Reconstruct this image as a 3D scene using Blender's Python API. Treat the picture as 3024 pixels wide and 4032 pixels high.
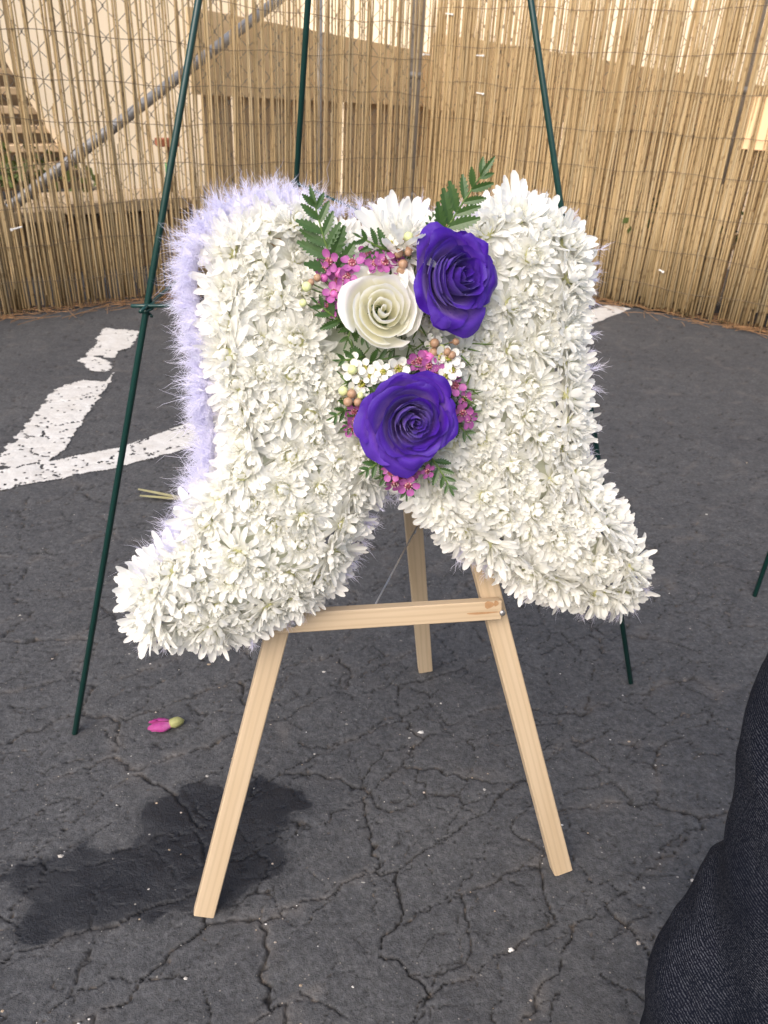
import bpy, bmesh, math, random
import numpy as np
from mathutils import Matrix, Vector

for o in list(bpy.data.objects):
    bpy.data.objects.remove(o, do_unlink=True)
SC = bpy.context.scene
COL = SC.collection
random.seed(7)
RNG = np.random.default_rng(7)

# ------------------------------------------------------------------ camera
PITCH, ROLL, CAM_H = math.radians(29), math.radians(3), 0.70
fwd = Vector((0, math.cos(PITCH), -math.sin(PITCH)))
rgt0 = Vector((1, 0, 0))
up0 = Vector((0, math.sin(PITCH), math.cos(PITCH)))
rgt = rgt0 * math.cos(ROLL) + up0 * math.sin(ROLL)
upv = up0 * math.cos(ROLL) - rgt0 * math.sin(ROLL)
cam_data = bpy.data.cameras.new('camera')
cam = bpy.data.objects.new('camera', cam_data)
COL.objects.link(cam)
cam.matrix_world = Matrix(((rgt.x, upv.x, -fwd.x, 0), (rgt.y, upv.y, -fwd.y, 0), (rgt.z, upv.z, -fwd.z, CAM_H), (0, 0, 0, 1)))
cam_data.sensor_fit = 'VERTICAL'
cam_data.sensor_height = 24
cam_data.lens = 12 / math.tan(math.atan(2016 / 3046))
cam_data.clip_start = 0.02
cam_data.clip_end = 500
cam_data.dof.use_dof = True
cam_data.dof.focus_distance = 0.66
cam_data.dof.aperture_fstop = 11
SC.camera = cam

# ------------------------------------------------------------------ light
SUN_EL, SUN_AZ = math.radians(43), math.radians(207)   # azimuth clockwise from +Y
world = bpy.data.worlds.new('World')
SC.world = world
world.use_nodes = True
wn = world.node_tree
sky = wn.nodes.new('ShaderNodeTexSky')
sky.sky_type = 'NISHITA'
sky.sun_disc = False
sky.sun_elevation = SUN_EL
sky.sun_rotation = SUN_AZ
sky.dust_density = 4.0
wn.links.new(sky.outputs[0], wn.nodes['Background'].inputs[0])
wn.nodes['Background'].inputs[1].default_value = 0.14
sun_data = bpy.data.lights.new('sun', 'SUN')
sun_data.energy = 1.25
sun_data.angle = math.radians(60)
sun_data.color = (1.0, 0.95, 0.89)
sun = bpy.data.objects.new('sun', sun_data)
COL.objects.link(sun)
sdir = Vector((math.sin(SUN_AZ) * math.cos(SUN_EL), math.cos(SUN_AZ) * math.cos(SUN_EL), math.sin(SUN_EL)))
sun.rotation_euler = sdir.to_track_quat('Z', 'Y').to_euler()
sun.location = sdir * 10
SC.view_settings.view_transform = 'Standard'
SC.view_settings.look = 'None'
SC.view_settings.gamma = 1
SC.view_settings.use_curve_mapping = False
SC.view_settings.exposure = 0.78
SC.cycles.max_bounces = 8
SC.cycles.diffuse_bounces = 7
SC.cycles.transmission_bounces = 6
SC.cycles.transparent_max_bounces = 4

# ------------------------------------------------------------------ helpers
def link(o, parent=None, m=None):
    COL.objects.link(o)
    if parent is not None:
        o.parent = parent
    if m is not None:
        o.matrix_local = m
    return o

def frame(origin, x, y, z):
    x, y, z = Vector(x), Vector(y), Vector(z)
    return Matrix(((x.x, y.x, z.x, origin[0]), (x.y, y.y, z.y, origin[1]), (x.z, y.z, z.z, origin[2]), (0, 0, 0, 1)))

def zframe(origin, z, spin=0.0, s=1.0, hint=None):
    z = Vector(z).normalized()
    h = Vector(hint) if hint is not None else (Vector((0, 1, 0)) if abs(z.y) < 0.9 else Vector((1, 0, 0)))
    x = h.cross(z).normalized()
    y = z.cross(x)
    m = frame(origin, x, y, z) @ Matrix.Rotation(spin, 4, 'Z')
    return m @ Matrix.Scale(s, 4)

def thing(name, label, cat, m=None, group=None):
    o = bpy.data.objects.new(name, None)
    o.empty_display_size = 0.05
    COL.objects.link(o)
    if m is not None:
        o.matrix_world = m
    tag(o, label, cat, group)
    return o

def tag(o, label=None, cat=None, group=None, kind=None):
    if label: o['label'] = label
    if cat: o['category'] = cat
    if group: o['group'] = group
    if kind: o['kind'] = kind
    return o

def mesh_np(name, V, Fs, material=None, smooth=True, attrs=None):
    me = bpy.data.meshes.new(name)
    me.from_pydata([tuple(v) for v in V], [], [tuple(f) for f in Fs])
    if attrs:
        for k, a in attrs.items():
            a = np.asarray(a, dtype=np.float32)
            if a.ndim == 1:
                at = me.attributes.new(k, 'FLOAT', 'POINT'); at.data.foreach_set('value', a)
            else:
                at = me.attributes.new(k, 'FLOAT_COLOR', 'POINT')
                at.data.foreach_set('color', np.concatenate([a, np.ones((len(a), 1), np.float32)], 1).ravel())
    if smooth:
        me.polygons.foreach_set('use_smooth', np.ones(len(me.polygons), bool))
    if material is not None:
        me.materials.append(material)
    me.update()
    return me

def obj(name, me, parent=None, m=None):
    return link(bpy.data.objects.new(name, me), parent, m)

def grid_faces(nr, nc, off=0):
    f = []
    for i in range(nr - 1):
        for j in range(nc - 1):
            a = off + i * nc + j
            f.append((a, a + 1, a + nc + 1, a + nc))
    return f

def tube(points, radii, n=6, cap=True):
    """verts, faces of a round tube along a polyline."""
    P = [Vector(p) for p in points]
    V, Fc = [], []
    for i, p in enumerate(P):
        d = (P[min(i + 1, len(P) - 1)] - P[max(i - 1, 0)]).normalized()
        h = Vector((0, 0, 1)) if abs(d.z) < 0.9 else Vector((1, 0, 0))
        if i == 0:
            a = d.cross(h).normalized()
        else:
            a = (pa - d * pa.dot(d)).normalized()
        pa = a
        b = d.cross(a)
        r = radii[i] if hasattr(radii, '__len__') else radii
        for k in range(n):
            t = 2 * math.pi * k / n
            V.append(p + (a * math.cos(t) + b * math.sin(t)) * r)
    for i in range(len(P) - 1):
        for k in range(n):
            Fc.append((i * n + k, i * n + (k + 1) % n, (i + 1) * n + (k + 1) % n, (i + 1) * n + k))
    if cap:
        Fc.append(tuple(range(n))[::-1])
        Fc.append(tuple((len(P) - 1) * n + k for k in range(n)))
    return V, Fc

def tube_obj(name, points, r, mt, parent=None, n=6, m=None):
    V, Fc = tube(points, r, n)
    me = mesh_np(name, V, Fc, mt)
    return obj(name, me, parent, m)

def join_parts(parts):
    V, Fc, off = [], [], 0
    for v, f in parts:
        V += list(v); Fc += [tuple(i + off for i in q) for q in f]; off += len(v)
    return V, Fc

def box_mesh(name, sx, sy, sz, mt, bevel=0.001, jitter=0.0, zc=False):
    """box, centred in x and y, from z=0 to sz (or centred)."""
    bm = bmesh.new()
    bmesh.ops.create_cube(bm, size=1)
    for v in bm.verts:
        v.co.x *= sx; v.co.y *= sy
        v.co.z = v.co.z * sz if zc else (v.co.z + 0.5) * sz
        if jitter:
            v.co += Vector((random.uniform(-1, 1), random.uniform(-1, 1), random.uniform(-1, 1))) * jitter
    if bevel:
        bmesh.ops.bevel(bm, geom=bm.edges[:], offset=bevel, segments=1, affect='EDGES')
    me = bpy.data.meshes.new(name); bm.to_mesh(me); bm.free()
    me.materials.append(mt)
    return me

# value noise in numpy
def _h(ix, iy, s):
    n = (ix.astype(np.int64) * 374761393 + iy.astype(np.int64) * 668265263 + s * 974711) & 0xFFFFFFFF
    n = ((n ^ (n >> 13)) * 1274126177) & 0xFFFFFFFF
    n = ((n ^ (n >> 16)) * 2246822519) & 0xFFFFFFFF
    return ((n ^ (n >> 15)) & 0xFFFFFF) / float(0xFFFFFF)

def vnoise(x, y, s=0):
    ix, iy = np.floor(x), np.floor(y)
    fx, fy = x - ix, y - iy
    fx = fx * fx * (3 - 2 * fx); fy = fy * fy * (3 - 2 * fy)
    a, b = _h(ix, iy, s), _h(ix + 1, iy, s)
    c, d = _h(ix, iy + 1, s), _h(ix + 1, iy + 1, s)
    return (a * (1 - fx) + b * fx) * (1 - fy) + (c * (1 - fx) + d * fx) * fy

def fbm(x, y, s=0, o=4):
    t, a, n = 0, 0.5, 0
    for i in range(o):
        t = t + a * vnoise(x, y, s + i * 17); n += a
        x, y, a = x * 2.03 + 5.1, y * 2.03 + 1.7, a * 0.5
    return t / n

def vor_edge(x, y, s):
    """distance to the nearest Voronoi edge, and an id per edge."""
    ix, iy = np.floor(x), np.floor(y)
    best1 = np.full(x.shape, 9.0); px1 = np.zeros_like(x); py1 = np.zeros_like(x)
    cells = []
    for dx in (-1, 0, 1):
        for dy in (-1, 0, 1):
            cx, cy = ix + dx, iy + dy
            qx = cx + 0.1 + 0.8 * _h(cx, cy, s); qy = cy + 0.1 + 0.8 * _h(cx, cy, s + 91)
            cells.append((qx, qy))
            d = (qx - x) ** 2 + (qy - y) ** 2
            m = d < best1
            best1 = np.where(m, d, best1); px1 = np.where(m, qx, px1); py1 = np.where(m, qy, py1)
    e = np.full(x.shape, 9.0); eid = np.zeros_like(x)
    for qx, qy in cells:
        vx, vy = qx - px1, qy - py1
        L = np.sqrt(vx * vx + vy * vy)
        ok = L > 1e-6
        Ls = np.where(ok, L, 1)
        d = np.where(ok, ((qx + px1) / 2 - x) * vx / Ls + ((qy + py1) / 2 - y) * vy / Ls, 9.0)
        m = d < e
        e = np.where(m, d, e)
        eid = np.where(m, np.modf(np.abs((qx + px1) * 12.9898 + (qy + py1) * 78.233) * 43.7585)[0], eid)
    return e, eid

def in_poly(x, y, poly):
    r = np.zeros(x.shape, bool)
    n = len(poly)
    for i in range(n):
        x1, y1 = poly[i]; x2, y2 = poly[(i + 1) % n]
        if y1 == y2: continue
        c = ((y1 > y) != (y2 > y)) & (x < (x2 - x1) * (y - y1) / (y2 - y1) + x1)
        r ^= c
    return r

def poly_dist(x, y, poly):
    d = np.full(x.shape, 1e9)
    n = len(poly)
    for i in range(n):
        a = np.array(poly[i]); b = np.array(poly[(i + 1) % n]); ab = b - a
        t = np.clip(((x - a[0]) * ab[0] + (y - a[1]) * ab[1]) / max(ab @ ab, 1e-12), 0, 1)
        d = np.minimum(d, np.hypot(x - a[0] - t * ab[0], y - a[1] - t * ab[1]))
    return d

# ------------------------------------------------------------------ materials
class NT:
    def __init__(self, name):
        self.m = bpy.data.materials.new(name)
        self.m.use_nodes = True
        self.t = self.m.node_tree
        self.b = self.t.nodes['Principled BSDF']
        self.out = self.t.nodes['Material Output']
    def n(self, typ, **kw):
        nd = self.t.nodes.new('ShaderNode' + typ)
        for k, v in kw.items():
            if isinstance(k, str) and hasattr(nd, k): setattr(nd, k, v)
        return nd
    def l(self, a, b): self.t.links.new(a, b)
    def coord(self, scale=(1, 1, 1), kind='Object'):
        tc = self.n('TexCoord'); mp = self.n('Mapping')
        mp.inputs['Scale'].default_value = scale
        self.l(tc.outputs[kind], mp.inputs['Vector'])
        return mp.outputs[0]
    def noise(self, vec, scale, detail=4, rough=0.55):
        nd = self.n('TexNoise')
        nd.inputs['Scale'].default_value = scale
        nd.inputs['Detail'].default_value = detail
        nd.inputs['Roughness'].default_value = rough
        if vec is not None: self.l(vec, nd.inputs['Vector'])
        return nd.outputs['Fac']
    def ramp(self, fac, stops, interp='LINEAR'):
        r = self.n('ValToRGB'); r.color_ramp.interpolation = interp
        el = r.color_ramp.elements
        while len(el) < len(stops): el.new(0.5)
        for e, (p, c) in zip(el, stops):
            e.position = p
            e.color = (c[0], c[1], c[2], 1) if hasattr(c, '__len__') else (c, c, c, 1)
        self.l(fac, r.inputs[0])
        return r.outputs[0]
    def mix(self, fac, a, b, typ='MIX'):
        mx = self.n('Mix'); mx.data_type = 'RGBA'; mx.blend_type = typ
        for s, v in ((0, fac), (6, a), (7, b)):
            if hasattr(v, 'links') or isinstance(v, bpy.types.NodeSocket): self.l(v, mx.inputs[s])
            else:
                mx.inputs[s].default_value = v if s == 0 else (v[0], v[1], v[2], 1)
        return mx.outputs[2]
    def math(self, op, a, b=0.0):
        md = self.n('Math'); md.operation = op
        for i, v in enumerate((a, b)):
            if isinstance(v, bpy.types.NodeSocket): self.l(v, md.inputs[i])
            else: md.inputs[i].default_value = v
        return md.outputs[0]
    def attr(self, name, out='Fac'):
        a = self.n('Attribute'); a.attribute_name = name
        return a.outputs[out]
    def rand(self):
        return self.n('ObjectInfo').outputs['Random']
    def base(self, c):
        if isinstance(c, bpy.types.NodeSocket): self.l(c, self.b.inputs['Base Color'])
        else: self.b.inputs['Base Color'].default_value = (c[0], c[1], c[2], 1)
    def rough(self, r):
        if isinstance(r, bpy.types.NodeSocket): self.l(r, self.b.inputs['Roughness'])
        else: self.b.inputs['Roughness'].default_value = r
    def bump(self, h, strength=0.5, dist=0.002):
        b = self.n('Bump'); b.inputs['Strength'].default_value = strength; b.inputs['Distance'].default_value = dist
        self.l(h, b.inputs['Height']); self.l(b.outputs[0], self.b.inputs['Normal'])
    def translucent(self, col, fac):
        tr = self.n('BsdfTranslucent')
        if isinstance(col, bpy.types.NodeSocket): self.l(col, tr.inputs[0])
        else: tr.inputs[0].default_value = (*col, 1)
        ms = self.n('MixShader'); ms.inputs[0].default_value = fac
        self.l(self.b.outputs[0], ms.inputs[1]); self.l(tr.outputs[0], ms.inputs[2])
        self.l(ms.outputs[0], self.out.inputs['Surface'])

def simple(name, c, rough=0.6, var=0.15, scale=30, metal=0.0, spec=0.4, bump=0.0, bscale=200):
    t = NT(name)
    v = t.coord()
    n = t.noise(v, scale)
    t.base(t.mix(n, [x * (1 - var) for x in c], [min(1, x * (1 + var)) for x in c]))
    t.rough(rough); t.b.inputs['Metallic'].default_value = metal
    t.b.inputs['Specular IOR Level'].default_value = spec
    if bump: t.bump(t.noise(v, bscale), bump, 0.001)
    return t.m

# asphalt
t = NT('asphalt')
v = t.coord()
big = t.noise(v, 5, 5)
med = t.noise(v, 38, 5, 0.6)
fine = t.noise(v, 420, 3, 0.7)
col = t.ramp(big, [(0.3, (0.049, 0.050, 0.055)), (0.55, (0.062, 0.063, 0.067)), (0.75, (0.075, 0.075, 0.078))])
col = t.mix(t.ramp(med, [(0.35, 0.0), (0.7, 0.55)]), col, (0.098, 0.098, 0.101))
col = t.mix(t.ramp(fine, [(0.5, 0.0), (0.72, 0.35)]), col, (0.022, 0.022, 0.024))
grain = t.noise(v, 170, 6, 0.75)
col = t.mix(1.0, col, t.ramp(grain, [(0.32, 0.62), (0.5, 1.0), (0.68, 1.55)]), 'MULTIPLY')
agg = t.noise(v, 900, 2, 0.6)
col = t.mix(t.ramp(agg, [(0.60, 0.0), (0.75, 0.55)]), col, (0.15, 0.15, 0.155))
vo = t.n('TexVoronoi'); vo.inputs['Scale'].default_value = 330; t.l(v, vo.inputs['Vector'])
sel = t.n('SeparateColor'); t.l(vo.outputs['Color'], sel.inputs[0])
spk = t.math('MULTIPLY', t.math('LESS_THAN', vo.outputs['Distance'], 0.30), t.math('GREATER_THAN', sel.outputs[0], 0.955))
col = t.mix(t.math('MULTIPLY', spk, t.math('MULTIPLY', sel.outputs[1], 0.6)), col, (0.30, 0.28, 0.25))
crk = t.attr('crack')
dirt = t.ramp(t.noise(v, 90, 4), [(0.36, (0.016, 0.015, 0.015)), (0.56, (0.028, 0.025, 0.022)), (0.66, (0.14, 0.11, 0.085)), (0.74, (0.22, 0.19, 0.16))])
col = t.mix(crk, col, dirt)
dust = t.attr('dust')
col = t.mix(t.math('MULTIPLY', dust, 0.45), col, (0.16, 0.145, 0.135))
wet = t.attr('wet')
col = t.mix(wet, col, t.mix(0.93, col, (0.008, 0.0095, 0.014)))
t.base(col)
t.rough(t.math('SUBTRACT', 0.88, t.math('MULTIPLY', t.math('POWER', wet, 2.0), 0.55)))
t.b.inputs['Specular IOR Level'].default_value = 0.35
t.bump(t.math('ADD', t.math('ADD', t.math('MULTIPLY', med, 0.8), t.math('MULTIPLY', grain, 0.6)), t.math('MULTIPLY', fine, 0.45)), 0.7, 0.004)
M_ASPH = t.m

t = NT('road_paint')
v = t.coord()
n1 = t.noise(v, 26, 5, 0.65); n2 = t.noise(v, 300, 3)
col = t.mix(t.ramp(n1, [(0.35, 0.0), (0.7, 0.6)]), (0.62, 0.61, 0.59), (0.46, 0.43, 0.39))
col = t.mix(t.ramp(n2, [(0.58, 0.0), (0.72, 0.5)]), col, (0.2, 0.19, 0.18))
t.base(col); t.rough(0.75); t.bump(n2, 0.4, 0.001)
M_PAINT = t.m

def wood(name, c1, c2, stretch=(60, 60, 5), knots=False, rough=0.62):
    t = NT(name)
    v = t.coord(stretch)
    addv = t.n('VectorMath'); addv.operation = 'ADD'
    rnd = t.n('ObjectInfo').outputs['Random']
    cx = t.n('CombineXYZ'); t.l(t.math('MULTIPLY', rnd, 37.0), cx.inputs[0]); t.l(t.math('MULTIPLY', rnd, 91.0), cx.inputs[2])
    t.l(v, addv.inputs[0]); t.l(cx.outputs[0], addv.inputs[1])
    n1 = t.noise(addv.outputs[0], 1.0, 5, 0.6)
    wv = t.n('TexWave'); wv.inputs['Scale'].default_value = 0.9; wv.inputs['Distortion'].default_value = 5; wv.inputs['Detail'].default_value = 2
    wv.inputs['Detail Scale'].default_value = 0.8
    t.l(addv.outputs[0], wv.inputs['Vector'])
    col = t.ramp(n1, [(0.3, c1), (0.7, c2)])
    col = t.mix(t.ramp(wv.outputs['Fac'], [(0.55, 0.0), (0.95, 0.22)]), col, [x * 0.62 for x in c1])
    col = t.mix(t.math('MULTIPLY', rnd, 0.16), col, [x * 0.6 for x in c1])
    t.base(col); t.rough(rough); t.b.inputs['Specular IOR Level'].default_value = 0.25
    t.bump(n1, 0.25, 0.001)
    return t.m
M_PINE = wood('pine', (0.50, 0.375, 0.24), (0.58, 0.455, 0.315))
M_KNOT = simple('knot', (0.38, 0.22, 0.11), 0.6, 0.3, 300)
M_PLANK = wood('plank', (0.54, 0.395, 0.24), (0.62, 0.465, 0.295), (14, 14, 1.6), rough=0.85)
M_BOARD = wood('board', (0.80, 0.59, 0.34), (0.86, 0.66, 0.40), (3, 10, 10), rough=0.85)
M_TREAD = wood('tread', (0.50, 0.37, 0.23), (0.62, 0.48, 0.32), (2, 14, 14), rough=0.85)

# reed: one material, every stalk differs by its random
t = NT('reed')
rnd = t.rand()
col = t.ramp(rnd, [(0.0, (0.42, 0.295, 0.148)), (0.2, (0.485, 0.355, 0.19)), (0.42, (0.445, 0.322, 0.165)), (0.6, (0.505, 0.385, 0.22)), (0.78, (0.445, 0.35, 0.21)), (0.9, (0.46, 0.33, 0.17)), (1.0, (0.40, 0.278, 0.142))])
v = t.coord((90, 90, 5))
sh = t.n('VectorMath'); sh.operation = 'ADD'
cx = t.n('CombineXYZ'); t.l(t.math('MULTIPLY', rnd, 733.0), cx.inputs[2]); t.l(t.math('MULTIPLY', rnd, 57.0), cx.inputs[0])
t.l(v, sh.inputs[0]); t.l(cx.outputs[0], sh.inputs[1])
n1 = t.noise(sh.outputs[0], 1.0, 3)
col = t.mix(t.ramp(n1, [(0.4, 0.0), (0.75, 0.45)]), col, (0.38, 0.26, 0.13))
# dark joints along the stalk
v2 = t.coord((0, 0, 1)); sp = t.n('SeparateXYZ'); t.l(v2, sp.inputs[0])
per = t.math('ADD', 0.11, t.math('MULTIPLY', rnd, 0.12))
ph = t.math('FRACT', t.math('ADD', t.math('DIVIDE', sp.outputs[2], per), t.math('MULTIPLY', rnd, 77.7)))
col = t.mix(t.math('MULTIPLY', t.math('LESS_THAN', ph, 0.055), 0.45), col, (0.16, 0.09, 0.035))
t.base(col); t.rough(0.55); t.b.inputs['Specular IOR Level'].default_value = 0.3
M_REED = t.m

M_WIRE = simple('binding_wire', (0.17, 0.125, 0.08), 0.6, 0.3, 80)
M_CHAIN = simple('chain_link_wire', (0.22, 0.20, 0.17), 0.5, 0.3, 60, metal=0.3)
M_GALV = simple('galvanised_pipe', (0.40, 0.395, 0.39), 0.42, 0.2, 20, metal=0.35)
M_POST = simple('weathered_post', (0.30, 0.26, 0.215), 0.6, 0.25, 20, metal=0.1)
M_GREEN = simple('green_enamel', (0.006, 0.040, 0.034), 0.33, 0.25, 40, spec=0.6)
M_STUCCO = simple('cream_stucco', (0.88, 0.76, 0.58), 0.9, 0.05, 6, bump=0.3, bscale=60)
M_CONC = simple('ledge_concrete', (0.50, 0.39, 0.26), 0.9, 0.2, 18, bump=0.4, bscale=80)
M_SOIL = simple('soil_bank', (0.21, 0.14, 0.08), 0.95, 0.6, 22, bump=0.6, bscale=50)
M_LEAFY = simple('bank_leaves', (0.10, 0.13, 0.035), 0.7, 0.5, 60)
M_SUNPATCH = simple('sun_patch_peach', (0.95, 0.62, 0.36), 0.8, 0.06, 12)  # patch of sunlight put into the colour, no such board stands there
M_BRICK = simple('terracotta', (0.40, 0.15, 0.085), 0.85, 0.25, 60)
M_TAPE = simple('green_tape', (0.10, 0.30, 0.12), 0.6, 0.2, 60)
M_TIE = simple('white_nylon', (0.80, 0.78, 0.75), 0.4, 0.05, 60)
M_STEEL = simple('nail_steel', (0.45, 0.45, 0.46), 0.35, 0.15, 80, metal=0.8)
M_NEEDLE = simple('pine_needles', (0.34, 0.19, 0.09), 0.8, 0.4, 40)
M_LOG = simple('dry_branch', (0.50, 0.34, 0.21), 0.85, 0.3, 60)

def petal_mat(name, tip, mid, heart, trans=0.25, rough=0.5, vein=0.0, sheen=0.0, patch=None):
    t = NT(name)
    f = t.attr('pt')       # 0 heart .. 1 tip, pigment
    col = t.ramp(f, [(0.0, heart), (0.45, mid), (1.0, tip)])
    if vein:
        v = t.coord()
        n = t.noise(v, 160, 4, 0.7)
        col = t.mix(t.ramp(n, [(0.4, 0.0), (0.75, vein)]), col, patch or heart)
    t.base(col); t.rough(rough); t.b.inputs['Specular IOR Level'].default_value = 0.3
    t.translucent(col, trans)
    return t.m
M_MUM = petal_mat('chrysanthemum_petal', (0.95, 0.945, 0.915), (0.95, 0.945, 0.87), (0.82, 0.82, 0.46), 0.46)
t = NT('purple_rose_petal')
rnd = t.rand()
pig = t.ramp(t.attr('pt'), [(0.0, (0.36, 0.21, 0.58)), (0.35, (0.215, 0.090, 0.53)), (0.70, (0.115, 0.030, 0.46)), (1.0, (0.042, 0.004, 0.26))])
dye = t.ramp(t.noise(t.coord(), 75, 4, 0.65), [(0.42, 0.0), (0.72, 0.7)])
pig = t.mix(dye, pig, (0.070, 0.010, 0.40))
pig = t.mix(t.math('MULTIPLY', rnd, 0.25), pig, (0.19, 0.10, 0.52))
t.base(pig); t.rough(0.5); t.b.inputs['Specular IOR Level'].default_value = 0.3
t.bump(t.noise(t.coord(), 260, 3, 0.6), 0.35, 0.001)
t.b.inputs['Sheen Weight'].default_value = 0.6; t.b.inputs['Sheen Roughness'].default_value = 0.35; t.b.inputs['Sheen Tint'].default_value = (0.55, 0.42, 1.0, 1)
t.translucent(pig, 0.22)
M_PURPLE = t.m
M_CREAM = petal_mat('white_rose_petal', (0.95, 0.945, 0.93), (0.95, 0.945, 0.88), (0.94, 0.92, 0.76), 0.46, 0.5)
M_PINKP = petal_mat('pink_wax_petal', (0.41, 0.10, 0.335), (0.46, 0.16, 0.38), (0.30, 0.05, 0.12), 0.2, 0.4)
M_WAXW = petal_mat('white_wax_petal', (0.86, 0.85, 0.80), (0.84, 0.83, 0.74), (0.34, 0.33, 0.05), 0.2, 0.4)
M_CUPP = simple('pink_wax_cup', (0.36, 0.09, 0.13), 0.4, 0.3, 400)
M_CUPW = simple('olive_wax_cup', (0.36, 0.35, 0.06), 0.35, 0.3, 400)
M_STAMEN = simple('stamens', (0.70, 0.50, 0.45), 0.5, 0.2, 400)
M_BTAN = simple('tan_bud', (0.37, 0.225, 0.14), 0.35, 0.5, 700)
M_BGRN = simple('pale_green_bud', (0.62, 0.66, 0.32), 0.4, 0.2, 300)
M_BPNK = simple('pink_bud', (0.55, 0.13, 0.38), 0.4, 0.2, 300)
M_STEM = simple('green_stem', (0.10, 0.17, 0.035), 0.5, 0.3, 200)
t = NT('fern_leaf')
v = t.coord()
n = t.noise(v, 120, 3)
t.base(t.mix(n, (0.022, 0.062, 0.014), (0.070, 0.135, 0.035))); t.rough(0.38)
t.translucent((0.06, 0.16, 0.02), 0.15)
M_FERN = t.m
M_FOAM = simple('floral_foam', (0.62, 0.64, 0.52), 0.95, 0.1, 100)
t = NT('feather')
t.base((0.85, 0.835, 0.98)); t.rough(0.9); t.b.inputs['Specular IOR Level'].default_value = 0.05
t.translucent((0.86, 0.84, 0.98), 0.45)
M_FEATH = t.m

# denim: coarse ribs across the leg, dark indigo with pale threads
t = NT('denim')
v = t.coord()
wv = t.n('TexWave'); wv.bands_direction = 'Z'; wv.inputs['Scale'].default_value = 190
wv.inputs['Distortion'].default_value = 3.2; wv.inputs['Detail'].default_value = 2; wv.inputs['Detail Scale'].default_value = 1.2
vv = t.n('VectorRotate'); vv.inputs['Axis'].default_value = (0, 1, 0); vv.inputs['Angle'].default_value = 0.12
t.l(v, vv.inputs[0]); t.l(vv.outputs[0], wv.inputs['Vector'])
thr = t.noise(v, 900, 2); wear = t.noise(v, 22, 4)
f = t.math('MULTIPLY', t.ramp(wv.outputs['Fac'], [(0.45, 0.0), (0.9, 1.0)]), t.ramp(thr, [(0.4, 0.0), (0.65, 1.0)]))
f = t.math('MULTIPLY', f, t.ramp(wear, [(0.3, 0.25), (0.7, 0.95)]))
t.base(t.mix(f, (0.006, 0.0078, 0.0145), (0.13, 0.135, 0.16))); t.rough(0.9)
t.b.inputs['Specular IOR Level'].default_value = 0.1
t.bump(wv.outputs['Fac'], 0.5, 0.0008)
M_DENIM = t.m
M_SHOE = simple('shoe_canvas', (0.03, 0.03, 0.032), 0.8, 0.2, 80)
M_SOLE = simple('shoe_sole', (0.55, 0.53, 0.5), 0.7, 0.1, 80)
# ------------------------------------------------------------------ traced plan shapes, metres
OUTLINE = [(-0.141, 0.6051), (-0.1341, 0.618), (-0.118, 0.6261), (-0.0925, 0.6304), (-0.0732, 0.6339), (-0.0589, 0.6189), (-0.0408, 0.6131), (-0.0208, 0.6135), (0.0063, 0.6124), (0.0269, 0.6112), (0.0442, 0.6147), (0.0576, 0.6309), (0.0746, 0.6417), (0.0958, 0.6413), (0.1253, 0.6293), (0.1426, 0.6166), (0.1459, 0.5969), (0.1504, 0.5767), (0.1457, 0.5492), (0.15, 0.5318), (0.1521, 0.5032), (0.1562, 0.4702), (0.1523, 0.4479), (0.1668, 0.4246), (0.1826, 0.4046), (0.2065, 0.3676), (0.2237, 0.342), (0.218, 0.3214), (0.2079, 0.3059), (0.189, 0.3029), (0.155, 0.3076), (0.121, 0.3231), (0.0921, 0.3371), (0.0716, 0.3535), (0.0477, 0.3674), (0.0282, 0.3838), (0.0165, 0.4034), (0.0106, 0.4242), (0.0013, 0.4337), (-0.0115, 0.4305), (-0.0187, 0.416), (-0.0297, 0.394), (-0.0372, 0.3716), (-0.0466, 0.349), (-0.0597, 0.3303), (-0.0692, 0.3191), (-0.095, 0.3149), (-0.1137, 0.3015), (-0.1393, 0.2943), (-0.1608, 0.2947), (-0.1818, 0.2986), (-0.2092, 0.3045), (-0.215, 0.3192), (-0.2172, 0.3439), (-0.205, 0.3636), (-0.1836, 0.379), (-0.1696, 0.3965), (-0.1671, 0.4162), (-0.1535, 0.4299), (-0.1393, 0.4435), (-0.1351, 0.4625), (-0.1401, 0.4832), (-0.1403, 0.5067), (-0.1469, 0.5232), (-0.1475, 0.5426), (-0.1447, 0.5649), (-0.1426, 0.5867)]
BOA = [(-0.0605, 0.6308), (-0.0775, 0.6352), (-0.1113, 0.6354), (-0.1402, 0.6217), (-0.1556, 0.5999), (-0.1584, 0.5753), (-0.1552, 0.5486), (-0.1523, 0.5143), (-0.1521, 0.479), (-0.1504, 0.4573), (-0.1546, 0.4316), (-0.1606, 0.4131), (-0.1768, 0.3813), (-0.1935, 0.3628), (-0.2096, 0.3382), (-0.2152, 0.3105), (-0.2037, 0.2927), (-0.1667, 0.2887), (-0.125, 0.2899), (-0.0857, 0.3102), (-0.0541, 0.3372), (-0.0343, 0.3687), (-0.0167, 0.3979), (-0.0032, 0.4111), (0.0164, 0.4124), (0.0304, 0.398), (0.0513, 0.3646), (0.0828, 0.3443), (0.1218, 0.3208), (0.1664, 0.3005), (0.2069, 0.2935), (0.2274, 0.3168), (0.2057, 0.3615), (0.1803, 0.4086), (0.1643, 0.4415), (0.1623, 0.4809), (0.1588, 0.5191), (0.1578, 0.5562), (0.1608, 0.5852), (0.1594, 0.6046), (0.1403, 0.6269), (0.1089, 0.6415), (0.0845, 0.6426), (0.0645, 0.632), (0.0316, 0.6313)]
ROSES = [(-0.0007, 0.4814), (-0.0207, 0.5532), (0.0301, 0.5795)]
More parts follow.
